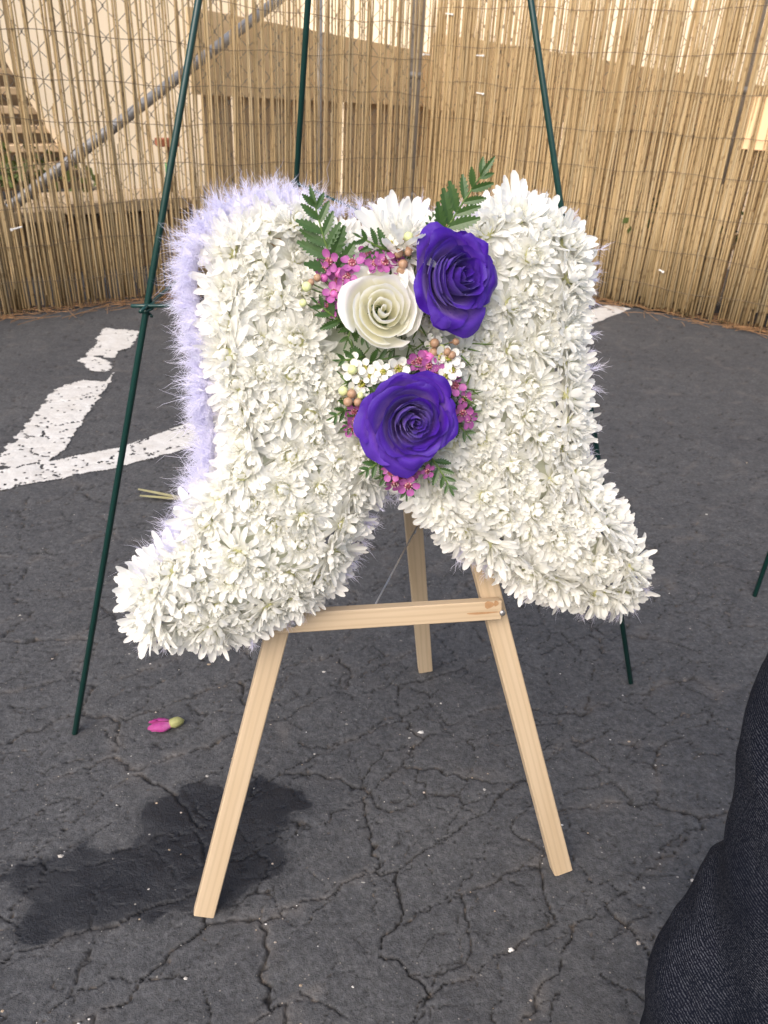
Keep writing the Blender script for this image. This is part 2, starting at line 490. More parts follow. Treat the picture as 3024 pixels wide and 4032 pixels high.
FERNS = [((-0.0503, 0.5774), (-0.071, 0.6413)), ((0.0169, 0.5994), (0.0577, 0.6623)), ((-0.0472, 0.5492), (-0.0725, 0.5683)), ((-0.0409, 0.4925), (-0.0628, 0.4799)), ((-0.0182, 0.4519), (-0.0395, 0.4393)), ((0.0178, 0.4509), (0.0362, 0.4186)), ((-0.0152, 0.5989), (-0.0434, 0.6108)), ((0.0185, 0.6073), (0.0164, 0.6275)), ((-0.0321, 0.5261), (-0.0577, 0.5236)), ((-0.0074, 0.4427), (-0.0073, 0.4238))]
PINK = [(-0.0581, 0.5918), (-0.0484, 0.5804), (-0.0535, 0.5693), (-0.0424, 0.5904), (-0.0418, 0.5773), (-0.0514, 0.5788), (-0.0621, 0.5865), (-0.0305, 0.5974), (-0.0152, 0.5933), (-0.0199, 0.5851), (-0.0242, 0.5781), (-0.0125, 0.5798), (-0.0275, 0.5891), (-0.0486, 0.5595), (0.0069, 0.5234), (0.0139, 0.5193), (0.0018, 0.5161), (0.0106, 0.5119), (0.0193, 0.5159), (-0.0398, 0.481), (-0.0426, 0.4741), (-0.037, 0.486), (0.0429, 0.4944), (0.0414, 0.4847), (0.0459, 0.4793), (0.0355, 0.5038), (-0.0135, 0.4407), (-0.0052, 0.4362), (0.0045, 0.4388), (0.0135, 0.441), (-0.0009, 0.4306), (-0.0109, 0.432)]
WHITE = [(-0.014, 0.6042), (-0.0066, 0.6065), (0.0057, 0.6098), (-0.0009, 0.6019), (-0.0139, 0.5322), (-0.0293, 0.528), (-0.0218, 0.5229), (-0.0105, 0.5245), (-0.0059, 0.5195), (-0.0139, 0.5155), (-0.0242, 0.5163), (-0.0293, 0.5123), (-0.0173, 0.5112), (-0.0395, 0.5264), (-0.0413, 0.5164), (-0.0362, 0.5064), (0.0289, 0.5253), (0.0316, 0.5158), (0.0264, 0.5107), (0.0351, 0.5192), (-0.0414, 0.5014), (-0.0345, 0.4969), (0.0172, 0.5344), (0.0226, 0.526)]
BUDS_TAN = [(-0.0097, 0.5973), (-0.0004, 0.5962), (0.0051, 0.6062), (0.0046, 0.5969), (-0.0037, 0.589), (0.0007, 0.5844), (-0.0043, 0.5837), (0.0175, 0.5356), (0.0169, 0.529), (0.033, 0.5368), (0.0273, 0.5296), (0.0309, 0.5269), (-0.0439, 0.5003), (-0.0466, 0.4943), (-0.0398, 0.4942), (-0.0669, 0.5805), (-0.0718, 0.5774)]
BUDS_GREEN = [(-0.0029, 0.6085), (0.0227, 0.5323), (-0.0431, 0.5169), (-0.0496, 0.502), (-0.0748, 0.5743), (-0.0776, 0.5634), (-0.0303, 0.4951)]
BUDS_PINK = [(-0.046, 0.5651), (-0.0513, 0.5838), (0.0107, 0.528), (0.0142, 0.5257), (-0.0367, 0.573), (-0.0621, 0.5806)]
STAIN = [(-0.3676, 0.4766), (-0.3591, 0.4836), (-0.3433, 0.4967), (-0.3178, 0.5028), (-0.2916, 0.5302), (-0.2838, 0.5343), (-0.283, 0.5235), (-0.2606, 0.5178), (-0.2475, 0.5281), (-0.241, 0.5407), (-0.2457, 0.5631), (-0.2411, 0.5765), (-0.2124, 0.6002), (-0.1924, 0.6099), (-0.1585, 0.6093), (-0.1266, 0.62), (-0.0988, 0.6161), (-0.0633, 0.5906), (-0.0678, 0.5823), (-0.0799, 0.5736), (-0.0797, 0.5556), (-0.0961, 0.5373), (-0.0855, 0.5213), (-0.079, 0.5033), (-0.1043, 0.4864), (-0.1236, 0.4642), (-0.1398, 0.4591), (-0.1638, 0.4558), (-0.1849, 0.4566), (-0.1989, 0.4458), (-0.2217, 0.4465), (-0.2333, 0.4361), (-0.2569, 0.4348), (-0.2744, 0.4319), (-0.2968, 0.4193), (-0.3214, 0.4255), (-0.3195, 0.4552), (-0.3538, 0.472), (-0.3651, 0.4714)]
PAINT = [[(-0.8857, 2.3214), (-0.7772, 2.3191), (-0.7675, 2.2264), (-0.7567, 2.1468), (-0.7785, 2.1169), (-0.7663, 2.0562), (-0.8414, 2.0744), (-0.8505, 2.1436), (-0.8771, 2.2782)], [(-0.8473, 2.0124), (-0.8372, 2.0626), (-0.76, 2.0032), (-0.7503, 1.942), (-0.7778, 1.9376)], [(-0.8261, 1.7943), (-0.7863, 1.8715), (-0.7527, 1.8662), (-0.7193, 1.861), (-0.7278, 1.929), (-0.7143, 1.8515), (-0.6757, 1.4597), (-0.6807, 1.3603), (-0.7637, 1.3628), (-0.7595, 1.1929), (-0.7829, 1.1904), (-0.7819, 1.4024), (-0.7978, 1.5697), (-0.8123, 1.7024)], [(-0.7983, 1.1565), (-0.7181, 1.2638), (-0.5347, 1.381), (-0.3721, 1.5343), (-0.0494, 1.8471), (0.7067, 2.6904), (0.8004, 2.8133), (0.8889, 2.9232), (0.807, 2.9754), (0.6759, 2.8204), (-0.0551, 1.9856), (-0.4083, 1.7023), (-0.5656, 1.4757), (-0.756, 1.3461), (-0.8505, 1.2525)]]
BUD = [(-0.2511, 0.6871)]
BLADE = [(-0.4604, 1.2704), (-0.3638, 1.2591), (-0.4536, 1.2565)]

# ------------------------------------------------------------------ ground
def ground_fields(X, Y):
    """height and pigment fields of the cracked asphalt at plan points."""
    wx = X + 0.030 * (fbm(X * 9, Y * 9, 3) - 0.5) + 0.016 * (fbm(X * 55, Y * 55, 5, 3) - 0.5)
    wy = Y + 0.030 * (fbm(X * 9, Y * 9, 11) - 0.5) + 0.016 * (fbm(X * 55, Y * 55, 13, 3) - 0.5)
    wx = wx + 0.0045 * (fbm(X * 170, Y * 170, 15, 2) - 0.5); wy = wy + 0.0045 * (fbm(X * 170, Y * 170, 19, 2) - 0.5)
    a = math.radians(38)
    p = wx * math.cos(a) + wy * math.sin(a)
    q = -wx * math.sin(a) + wy * math.cos(a)
    e1, id1 = vor_edge(p / 0.17, q / 0.08, 1)
    e1 = e1 * 0.095
    e2, id2 = vor_edge(p / 0.075, q / 0.05, 2)
    e2 = e2 * 0.055
    e3, id3 = vor_edge(p / 0.030 + 7, q / 0.022, 4)
    e3 = e3 * 0.024
    brk = fbm(X * 14, Y * 14, 21, 3)
    brk2 = fbm(X * 30, Y * 30, 23, 3)
    near = np.clip((2.6 - Y) / 1.6, 0.25, 1)           # the older, more broken part lies towards the camera
    w1 = (0.0004 + 0.0010 * id1 * np.clip(brk * 2.4 - 0.55, 0, 1.3)) * (id1 > 0.12) * near
    w2 = (0.0003 + 0.0010 * id2 * np.clip(brk2 * 2.2 - 0.6, 0, 1)) * (id2 > 0.36) * near
    w3 = 0.0007 * np.clip(brk2 * 2.6 - 0.85, 0, 1) * (id3 > 0.40) * near
    def prof(e, w):
        w = np.maximum(w, 1e-6)
        return np.where(w > 3e-6, np.clip(1.25 - e / w, 0, 1), 0)
    c1, c2, c3 = prof(e1, w1), prof(e2, w2), prof(e3, w3)
    crack = np.maximum(np.maximum(c1, c2 * 0.9), c3 * 0.75)
    H = -0.0045 * c1 - 0.0026 * c2 - 0.0014 * c3
    # plates: each a little tilted, edges rounded over
    H += 0.0007 * np.clip(e1 / 0.015, 0, 1) ** 0.5 + 0.0007 * np.clip(e2 / 0.010, 0, 1) ** 0.5 + 0.0005 * np.clip(e3 / 0.005, 0, 1) ** 0.5
    H += 0.0040 * (fbm(X * 11, Y * 11, 31, 4) - 0.5) + 0.0014 * (fbm(X * 60, Y * 60, 37, 3) - 0.5)
    dust = np.clip(1 - e1 / 0.011, 0, 1) * np.clip(fbm(X * 26, Y * 26, 41, 3) * 3 - 1.45, 0, 1)
    return H, crack, dust

nr, nc = 640, 680
alpha = np.radians(np.linspace(66, 9.0, nr))
yrow = CAM_H / np.tan(alpha)
s = np.linspace(-1, 1, nc)
s = 0.62 * s + 0.38 * s ** 3
Y = np.repeat(yrow[:, None], nc, 1)
X = s[None, :] * (1.02 * np.sqrt(Y ** 2 + 0.49) + 0.05)
H, CR, DU = ground_fields(X, Y)
wn_ = poly_dist(X, Y, STAIN) * np.where(in_poly(X, Y, STAIN), 1, -1)
wn_ = wn_ + 0.026 * (fbm(X * 40, Y * 40, 51, 4) - 0.5)
WET = np.clip(wn_ / 0.003, 0, 1)
WET = WET * np.clip(0.66 + 0.50 * fbm(X * 13, Y * 13, 55, 4) + 0.20 * np.clip(wn_ / 0.05, 0, 1), 0, 1) + 0.30 * np.clip((wn_ + 0.007) / 0.003, 0, 1) * (WET < 0.01)
WET = np.maximum(WET, 0)
# outermost rows and columns run out to the horizon
Xo, Yo, Zo = X.copy(), Y.copy(), H.copy()
Xo[:, 0] = -80; Xo[:, -1] = 80
Yo[0, :] = -80; Yo[-1, :] = 80
Zo[0, :] = Zo[-1, :] = 0; Zo[:, 0] = Zo[:, -1] = 0
def big_grid(name, X, Y, Z, keep, material, attrs):
    nr, nc = X.shape
    idx = np.arange(nr * nc).reshape(nr, nc)
    q = np.stack([idx[:-1, :-1], idx[:-1, 1:], idx[1:, 1:], idx[1:, :-1]], -1).reshape(-1, 4)
    co = np.stack([X, Y, Z], -1).reshape(-1, 3)
    if keep is not None:
        k = keep.ravel()
        q = q[k[q].all(1)]
        used = np.unique(q)
        mp = np.zeros(nr * nc, np.int64); mp[used] = np.arange(len(used))
        q = mp[q]; co = co[used]
        attrs = {n: a.ravel()[used] for n, a in attrs.items()}
    me = bpy.data.meshes.new(name)
    me.vertices.add(len(co)); me.vertices.foreach_set('co', co.astype(np.float32).ravel())
    me.loops.add(q.size); me.loops.foreach_set('vertex_index', q.astype(np.int32).ravel())
    me.polygons.add(len(q)); me.polygons.foreach_set('loop_start', np.arange(0, q.size, 4, dtype=np.int32))
    me.update(calc_edges=True)
    me.polygons.foreach_set('use_smooth', np.ones(len(q), bool))
    for n, a in attrs.items():
        at = me.attributes.new(n, 'FLOAT', 'POINT'); at.data.foreach_set('value', a.astype(np.float32).ravel())
    me.materials.append(material)
    return me
ground = obj('ground', big_grid('ground', Xo, Yo, Zo, None, M_ASPH, {'crack': CR, 'dust': DU, 'wet': WET}))
tag(ground, 'dark grey cracked asphalt of the parking area', None, kind='structure')

# worn white paint: the sheet follows the asphalt and is missing over cracks and chips
def paint_mask(x, y, cr):
    m = np.zeros(x.shape, bool)
    en = 0.034 * (fbm(x * 24, y * 60, 61, 5) - 0.5) + 0.010 * (fbm(x * 150, y * 150, 63, 2) - 0.5)
    for i, pl in enumerate(PAINT):
        dd = poly_dist(x, y, pl) * np.where(in_poly(x, y, pl), 1, -1)
        m |= (dd + en * (0.8, 0.8, 0.55, 0.25)[i]) > (-0.006, -0.006, -0.003, 0.001)[i]
    m &= ~((fbm(x * 105, y * 105, 71, 3) > 0.85) | (cr > 0.8))
    return m
marking = thing('road_marking', None, None)
tag(marking, 'worn white painted parking lines on the asphalt', None, kind='structure')
for x0, x1, y0, y1, st in ((-1.20, -0.301, 0.95, 2.45, 0.0026), (-0.30, 0.499, 1.55, 2.9, 0.009), (0.50, 1.05, 2.4, 3.3, 0.005)):
    gx, gy = np.meshgrid(np.arange(x0, x1, st), np.arange(y0, y1, st))
    gx, gy = gx.copy(), gy.copy()
    gh, gc, _ = ground_fields(gx, gy)
    msk = paint_mask(gx, gy, gc)
    if msk.any():
        obj('paint', big_grid('paint', gx, gy, gh + 0.0022, msk, M_PAINT, {}), marking)

def ground_z(x, y):
    h, _, _ = ground_fields(np.array([float(x)]), np.array([float(y)]))
    return float(h[0])

# ------------------------------------------------------------------ fence line
CORNER = Vector((0.0972, 3.5123, 0))
DL, NL = Vector((-0.7576, -0.6527, 0)), Vector((-0.6527, 0.7576, 0))    # left run, and its far side
DR, NR = Vector((0.8118, -0.584, 0)), Vector((0.584, 0.8118, 0))        # right run
def FL(s, off, z): return CORNER + DL * s + NL * off + Vector((0, 0, z))
def FR(s, off, z): return CORNER + DR * s + NR * off + Vector((0, 0, z))
ZAX = Vector((0, 0, 1))

# reed stalk meshes, 1 m tall, shared
REEDS = []
for k in range(14):
    n = 5
    r = random.uniform(0.0027, 0.0046)
    bend = random.uniform(-0.008, 0.008); b2 = random.uniform(-0.005, 0.005)
    pts = [(bend * math.sin(math.pi * z), b2 * math.sin(2 * math.pi * z), z) for z in (0, 0.25, 0.5, 0.75, 1)]
    rad = [r * f for f in (1.0, 0.97, 0.93, 0.9, 0.82)]
    V, Fc = tube(pts, rad, n)
    REEDS.append(mesh_np('reed', V, Fc, M_REED))

def reed_screen(P, D, N, length, extra, label, count, short, seed, gap_near_corner, filler):
    rr = random.Random(seed)
    root = thing('reed_screen', label, 'fence', Matrix.Translation(P(0, 0, 0)), 'reed screens along the fence')
    inv = root.matrix_world.inverted()
    step = length / count
    def stalk(s, off, z0, h, lean, me):
        base = P(s, off, z0)
        top = P(s + lean, off + rr.uniform(-0.006, 0.006), z0 + h)
        return base, (top - base)
    stuff = []
    for i in range(count + short):
        if i < count:
            s = (i + rr.uniform(0.05, 0.95)) * step
            if s < gap_near_corner and rr.random() < 0.35: s += gap_near_corner
            if P is FR and 1.225 < s < 1.345 and rr.random() < 0.40: s += 0.12 * rr.choice((-1, 1))
            z0 = rr.uniform(0.002, 0.035) if rr.random() < 0.85 else rr.uniform(0.03, 0.10)
            h = 1.16 + rr.uniform(-0.05, 0.05)
            off = rr.uniform(-0.006, 0.006)
        else:
            s = rr.uniform(0.0, length); z0 = rr.uniform(0.003, 0.03)
            h = rr.uniform(0.30, 0.62); off = rr.uniform(0.004, 0.014)
        lean = rr.gauss(0, 0.016) * (1 if i < count else 0.6)
        b, d = stalk(s, off, z0, h, lean, None)
        fat = rr.uniform(0.75, 1.3) if P is FR else rr.uniform(0.6, 1.12)
        m = zframe(b, d, rr.uniform(0, 6.28), 1.0) @ Matrix.Diagonal((fat, fat, d.length, 1))
        o = bpy.data.objects.new('reed', rr.choice(REEDS))
        link(o, root, inv @ m)
    # the stretch outside the picture
    V, Fc = [], []
    for i in range(int(extra / 0.0085)):
        s = length + i * 0.0085 + rr.uniform(0, 0.006)
        v, f = tube([P(s, rr.uniform(-0.006, 0.006), 0.01), P(s + rr.gauss(0, 0.012), 0, 1.17)], 0.0036, 5)
        Fc += [tuple(k + len(V) for k in q) for q in f]; V += v
    # thin stalks crowding the back of the mat
    for i in range(filler):
        s = rr.uniform(0.0, length)
        h = 1.12 if P is FR else rr.uniform(0.22, 0.42)
        v, f = tube([P(s, 0.012 + rr.uniform(0, 0.008), 0.008), P(s + rr.gauss(0, 0.012), 0.014, h)], rr.uniform(0.0018, 0.0032), 4)
        Fc += [tuple(k + len(V) for k in q) for q in f]; V += v
    o = obj('reeds', mesh_np('reeds', V, Fc, M_REED), root, inv)
    o['kind'] = 'stuff'
    # binding wires
    z = 0.10
    k = 0
    while z < 1.15:
        pts = []
        ph = rr.uniform(0, 6)
        n = int((length + extra) / 0.035)
        for i in range(n):
            s = i * (length + extra) / (n - 1)
            pts.append(P(s, -0.0088 + rr.uniform(-0.0012, 0.0012), z + 0.006 * math.sin(s * 5 + ph) + 0.004 * math.sin(s * 17 + ph * 2) + rr.uniform(-0.0016, 0.0016)))
        w = tube_obj('binding_wire', pts, 0.0010, M_WIRE, root, 4, inv)
        z += rr.uniform(0.108, 0.128)
    return root
LEFT_LEN, RIGHT_LEN = 1.78, 1.46
reed_screen(FL, DL, NL, LEFT_LEN, 1.6, 'straw reed screen running left from the corner post, diagonal handrail showing through it', 205, 90, 3, 0.05, 170)
reed_screen(FR, DR, NR, RIGHT_LEN, 1.6, 'dense straw reed screen running right from the corner post to the picture edge', 225, 70, 5, 0.02, 190)

# chain link behind the reeds
def chain_link(P, length, label, seed):
    root = thing('chain_link_fence', label, 'fence', Matrix.Translation(P(0, 0.03, 0)), 'chain link fences behind the reeds')
    inv = root.matrix_world.inverted()
    p = 0.0405
    meshes = []
    for par in (0, 1):
        pts = []
        for i in range(28):
            side = (i + par) % 2
            pts.append(P(p * side * 1.06 - 0.001, 0.03 + (0.003 if side else -0.003), 0.05 + i * p))
        V, Fc = tube(pts, 0.00165, 4)
        V = [inv @ Vector(q) for q in V]
        meshes.append(mesh_np('link_wire', V, Fc, M_CHAIN))
    n = int(length / p)
    for i in range(n):
        d = P(i * p, 0, 0) - P(0, 0, 0)
        o = bpy.data.objects.new('link_wire', meshes[i % 2])
        link(o, root, Matrix.Translation(d))
    tube_obj('top_rail', [P(0, 0.045, 1.19), P(length, 0.045, 1.19)], 0.02, M_GALV, root, 10, inv)
    return root
chain_link(FL, 3.2, 'grey chain link mesh behind the left reed screen', 1)
chain_link(FR, 2.8, 'grey chain link mesh behind the right reed screen', 2)

# posts
def post(P, s, off, r, label):
    root = thing('fence_post', label, 'post', Matrix.Translation(P(s, off, 0)))
    tube_obj('pipe', [(0, 0, -0.05), (0, 0, 1.25)], r, M_POST, root, 14)
    V, Fc = tube([(0, 0, 1.25), (0, 0, 1.275), (0, 0, 1.29)], [r * 1.12, r * 1.1, r * 0.4], 14)
    obj('cap', mesh_np('cap', V, Fc, M_GALV), root)
    for z in (0.28, 0.72, 1.1):
        V, Fc = tube([(0, 0, z), (0, 0, z + 0.022)], r * 1.10, 14)
        obj('tension_band', mesh_np('tension_band', V, Fc, M_GALV), root)
    return root
post(FL, 0.045, 0.045, 0.026, 'brown grey corner post where the two reed screens meet')
post(FR, 1.17, 0.07, 0.016, 'slim rusty pipe post behind the right reed screen near the picture edge')

# plank fence beyond, with a wide top board on each run
def plank_fence(P, D, N, s0, s1, off, tops, label, blabel, seed):
    rr = random.Random(seed)
    root = thing('plank_fence', label, 'fence', frame(P(s0, off, 0), D, N * -1 if False else N, ZAX))
    w = 0.118
    n = int((s1 - s0) / (w + 0.010))
    base = box_mesh('plank', w, 0.018, 0.64, M_PLANK, 0.002)
    for i in range(n):
        o = bpy.data.objects.new('plank', base)
        link(o, root, Matrix.Translation(((i + 0.5) * (w + 0.010), rr.uniform(-0.003, 0.003), 0.01)) @ Matrix.Rotation(rr.uniform(-0.008, 0.008), 4, 'Y') @ Matrix.Diagonal((rr.uniform(0.93, 1.02), 1, rr.uniform(0.99, 1.01), 1)))
    # top board: a long tapered strip
    (za0, za1), (zb0, zb1) = tops
    L = s1 - s0
    V = []
    for y in (-0.036, -0.014):
        for x, z in ((0, za0), (L, zb0), (L, zb1), (0, za1)):
            V.append((x, y, z))
    Fc = [(0, 1, 2, 3), (7, 6, 5, 4), (0, 4, 5, 1), (1, 5, 6, 2), (2, 6, 7, 3), (3, 7, 4, 0)]
    b = obj('top_board', mesh_np('top_board', V, Fc, M_BOARD, False), root)
    b['label'] = blabel
    # lower rail, pale, near the foot of the planks
    obj('rail', box_mesh('rail', L, 0.03, 0.055, M_BOARD, 0.003), root, Matrix.Translation((L / 2, -0.03, 0.215)))
    return root
plank_fence(FL, DL, NL, -0.30, 0.90, 0.30, ((0.615, 0.815), (0.632, 0.896)), 'weathered plank fence with a wide tan top board behind the left reeds', 'wide plain tan board', 4)
plank_fence(FR, DR, NR, -0.20, 2.6, 0.32, ((0.606, 0.895), (0.555, 0.60)), 'long weathered plank fence with dark gaps behind the right reeds', 'long tapering tan board', 6)

# cream house wall, split so that the stair shows at the far left
def slab(name, P, D, N, off, poly, thick, mt, label=None, cat=None):
    V = [P(s_, off, z_) for s_, z_ in poly] + [P(s_, off + thick, z_) for s_, z_ in poly]
    n = len(poly)
    Fc = [tuple(range(n)), tuple(range(2 * n - 1, n - 1, -1))] + [(i, i + n, (i + 1) % n + n, (i + 1) % n) for i in range(n)]
    o = obj(name, mesh_np(name, V, Fc, mt, False))
    if label: tag(o, label, cat)
    bm = bmesh.new(); bm.from_mesh(o.data); bmesh.ops.recalc_face_normals(bm, faces=bm.faces); bm.to_mesh(o.data); bm.free()
    return o
slab('house_wall', FL, DL, NL, 1.9, [(0.45, -0.1), (0.72, 0.17), (0.83, 0.35), (0.99, 0.66), (1.30, 1.35), (1.6, 2.6), (-1.6, 2.6), (-1.6, -0.1)], 0.12, M_STUCCO, 'bright cream stucco wall with a slanting end beside the steps', 'wall')
slab('garden_wall', FR, DR, NR, 1.1, [(-1.7, -0.1), (4.2, -0.1), (4.2, 2.4), (-1.7, 2.4)], 0.12, M_STUCCO, 'pale cream wall rising beyond the right plank fence', 'wall')
slab('soil_bank', FL, DL, NL, 2.9, [(-0.5, -0.1), (5.5, -0.1), (5.5, 2.2), (4.0, 2.4), (2.0, 2.1), (0.4, 0.9)], 0.3, M_SOIL, 'brown earth bank behind the wooden steps', 'bank')

# wooden garden steps
root = thing('garden_steps', 'open wooden garden steps seen through the reeds at the far left', 'stairs', frame(FL(0, 2.0, 0), DL, NL, ZAX))
for i in range(9):
    z = 0.215 + 0.0855 * i
    s0 = 0.70 + 0.052 * (i - 0.4) + (0.05 if i == 0 else 0)
    obj('tread', box_mesh('tread', 0.95, 0.16, 0.034, M_TREAD, 0.003), root, Matrix.Translation((s0 + 0.475, 0.05 * i, z)))
for y in (0.0, 0.62):
    V, Fc = tube([(1.15 + y, 0.0, 0.02), (1.35 + y, 0.42, 0.95)], 0.03, 4)
    obj('stringer', mesh_np('stringer', V, Fc, M_TREAD, False), root)

# pipe handrail rising to the right
root = thing('handrail', 'grey metal pipe handrail slanting up to the right behind the left reeds', 'handrail', Matrix.Translation(FL(1.70, 0.2, 0)))
inv = root.matrix_world.inverted()
a, b = FL(2.0, 0.2, 0.047), FL(0.35, 0.2, 1.085)
tube_obj('rail', [a, b], 0.0175, M_GALV, root, 14, inv)
for f in (0.03, 0.97):
    p = a.lerp(b, f)
    tube_obj('baluster', [Vector((p.x, p.y, -0.05)), p], 0.012, M_GALV, root, 10, inv)

# low ledge behind the left reeds
root = thing('retaining_ledge', 'low retaining ledge with a pale concrete cap behind the left reeds', 'ledge', frame(FL(0.55, 0.5, 0), DL, NL, ZAX))
obj('face', box_mesh('face', 3.2, 0.22, 0.235, M_SOIL, 0.004), root, Matrix.Translation((1.4, 0.13, -0.03)))
for i in range(6):
    obj('cap_stone', box_mesh('cap_stone', 0.50, 0.30, 0.045, M_CONC, 0.006, 0.002), root, Matrix.Translation((0.03 + 0.51 * i, 0.12, 0.207 + 0.012 * math.sin(i * 2.1))))

# small things beyond the left reeds
root = thing('brick_marker', 'reddish brick on a thin stake behind the left reeds', 'marker', Matrix.Translation(FL(0.85, 0.62, 0.24)))
obj('brick', box_mesh('brick', 0.085, 0.05, 0.03, M_BRICK, 0.003), root, Matrix.Translation((0, 0, 0.195)) @ Matrix.Rotation(0.71, 4, 'Z'))
tube_obj('stake', [(0, 0, -0.1), (0, 0, 0.197)], 0.010, M_SOIL, root, 6)
V, Fc = tube([(0, 0, 0.075), (0, 0, 0.135)], 0.016, 8)
obj('tape', mesh_np('tape', V, Fc, M_TAPE), root)

def leaf_clump(name, centre, n, size, label, seed):
    rr = random.Random(seed)
    V, Fc = [], []
    for i in range(n):
        p = centre + Vector((rr.gauss(0, 0.16), rr.gauss(0, 0.10), abs(rr.gauss(0, 0.07))))
        d = Vector((rr.gauss(0, 1), rr.gauss(0, 1), rr.gauss(0.3, 1))).normalized() * size * rr.uniform(0.6, 1.3)
        e = d.cross(Vector((rr.gauss(0, 1), rr.gauss(0, 1), 1))).normalized() * size * 0.3
        k = len(V)
        V += [p, p + d * 0.5 + e, p + d, p + d * 0.5 - e]
        Fc.append((k, k + 1, k + 2, k + 3))
    stem = tube([centre - Vector((0, 0, 0.3)), centre], 0.006, 5)
    root = thing(name, label, 'plant', Matrix.Translation(centre - Vector((0, 0, 0.2))))
    inv = root.matrix_world.inverted()
    obj('foliage', mesh_np('foliage', V, Fc, M_LEAFY, False), root, inv)
    obj('stem', mesh_np('stem', stem[0], stem[1], M_SOIL), root, inv)
leaf_clump('shrub', FL(1.42, 1.0, 0.26), 260, 0.05, 'dark green low shrub under the wooden steps at the far left', 2)
leaf_clump('shrub', FR(0.98, 0.2, 0.24), 70, 0.04, 'sparse green weed between the right reeds and planks', 3)

# added panel at the right edge, its peach colour stands in for sunlight on the reeds
b = box_mesh('sun_patch_panel', 0.12, 0.005, 0.150, M_SUNPATCH, 0.001)
o = obj('sun_patch_panel', b, None, frame(FR(1.285, 0.0045, 0.565), DR, NR, ZAX))
tag(o, 'small peach panel standing in for a sun patch on the reeds at the right picture edge', 'board')

# nylon ties on the reeds
def tie(P, D, s, z, ang, label, L=0.032):
    root = thing('cable_tie', label, 'cable tie', frame(P(s, -0.014, z), D, (-D).cross(ZAX) * -1, ZAX) @ Matrix.Rotation(ang, 4, 'Y'), 'white cable ties on the reeds')
    obj('strap', box_mesh('strap', L, 0.003, 0.0042, M_TIE, 0.0008), root)
    obj('head', box_mesh('head', 0.007, 0.006, 0.0075, M_TIE, 0.0012), root, Matrix.Translation((L / 2, 0, -0.002)))
tie(FL, DL, 1.655, 0.265, 0.2, 'white cable tie low on the left reeds at the picture edge')
tie(FL, DL, 0.045, 0.80, 0.0, 'white cable tie on the corner post')
tie(FR, DR, 0.07, 0.935, 0.1, 'topmost white cable tie just right of the corner post')
tie(FR, DR, 0.221, 0.803, 0.0, 'white cable tie on the upper right reeds, middle of three')
tie(FR, DR, 0.236, 0.679, 0.1, 'white cable tie on the right reeds, lowest of three by the post')
tie(FR, DR, 1.06, 0.152, 0.3, 'tiny white cable tie low on the right reeds near the ground', 0.018)

# dry branch and litter at the foot of the reeds
pts = [FR(0.72, 0.07, 0.075), FR(0.84, 0.08, 0.088), FR(0.96, 0.07, 0.07), FR(1.12, 0.08, 0.045)]
o = tube_obj('dry_branch', pts, [0.010, 0.018, 0.017, 0.006], M_LOG, None, 7)
tag(o, 'pale dry branch lying behind the foot of the right reeds', 'branch')
V, Fc = [], []
rr = random.Random(12)
for P, lo, hi, n in ((FL, 0.7, 1.75, 240), (FR, 0.5, 1.45, 170), (FL, 0.0, 0.7, 60)):
    for i in range(n):
        s_ = rr.uniform(lo, hi)
        off = -abs(rr.gauss(0, 0.05)) + 0.03
        p = P(s_, off, 0.004 + abs(rr.gauss(0, 0.006)))
        an = rr.gauss(0, 0.5) + (0 if rr.random() < 0.8 else 1.2)
        Ln = rr.uniform(0.05, 0.16)
        d = (P(1, 0, 0) - P(0, 0, 0)) * math.cos(an) + (P(0, 1, 0) - P(0, 0, 0)) * math.sin(an)
        q = p + d * Ln + Vector((0, 0, rr.uniform(-0.004, 0.02 if off > -0.02 else 0.004)))
        q.z = max(q.z, 0.003)
        mid = (p + q) / 2 + Vector((rr.gauss(0, 0.006), rr.gauss(0, 0.006), 0.004))
        v, f = tube([p, mid, q], 0.0009, 3, False)
        Fc += [tuple(k + len(V) for k in t_) for t_ in f]; V += v
o = obj('pine_needles', mesh_np('pine_needles', V, Fc, M_NEEDLE))
tag(o, 'brown pine needles gathered along the foot of the reeds', None, kind='stuff')
# ------------------------------------------------------------------ green wire easels
def seg(name, a, b, r, mt, parent, inv, n=8, flat=None):
    return tube_obj(name, [a, b], r, mt, parent, n, inv)

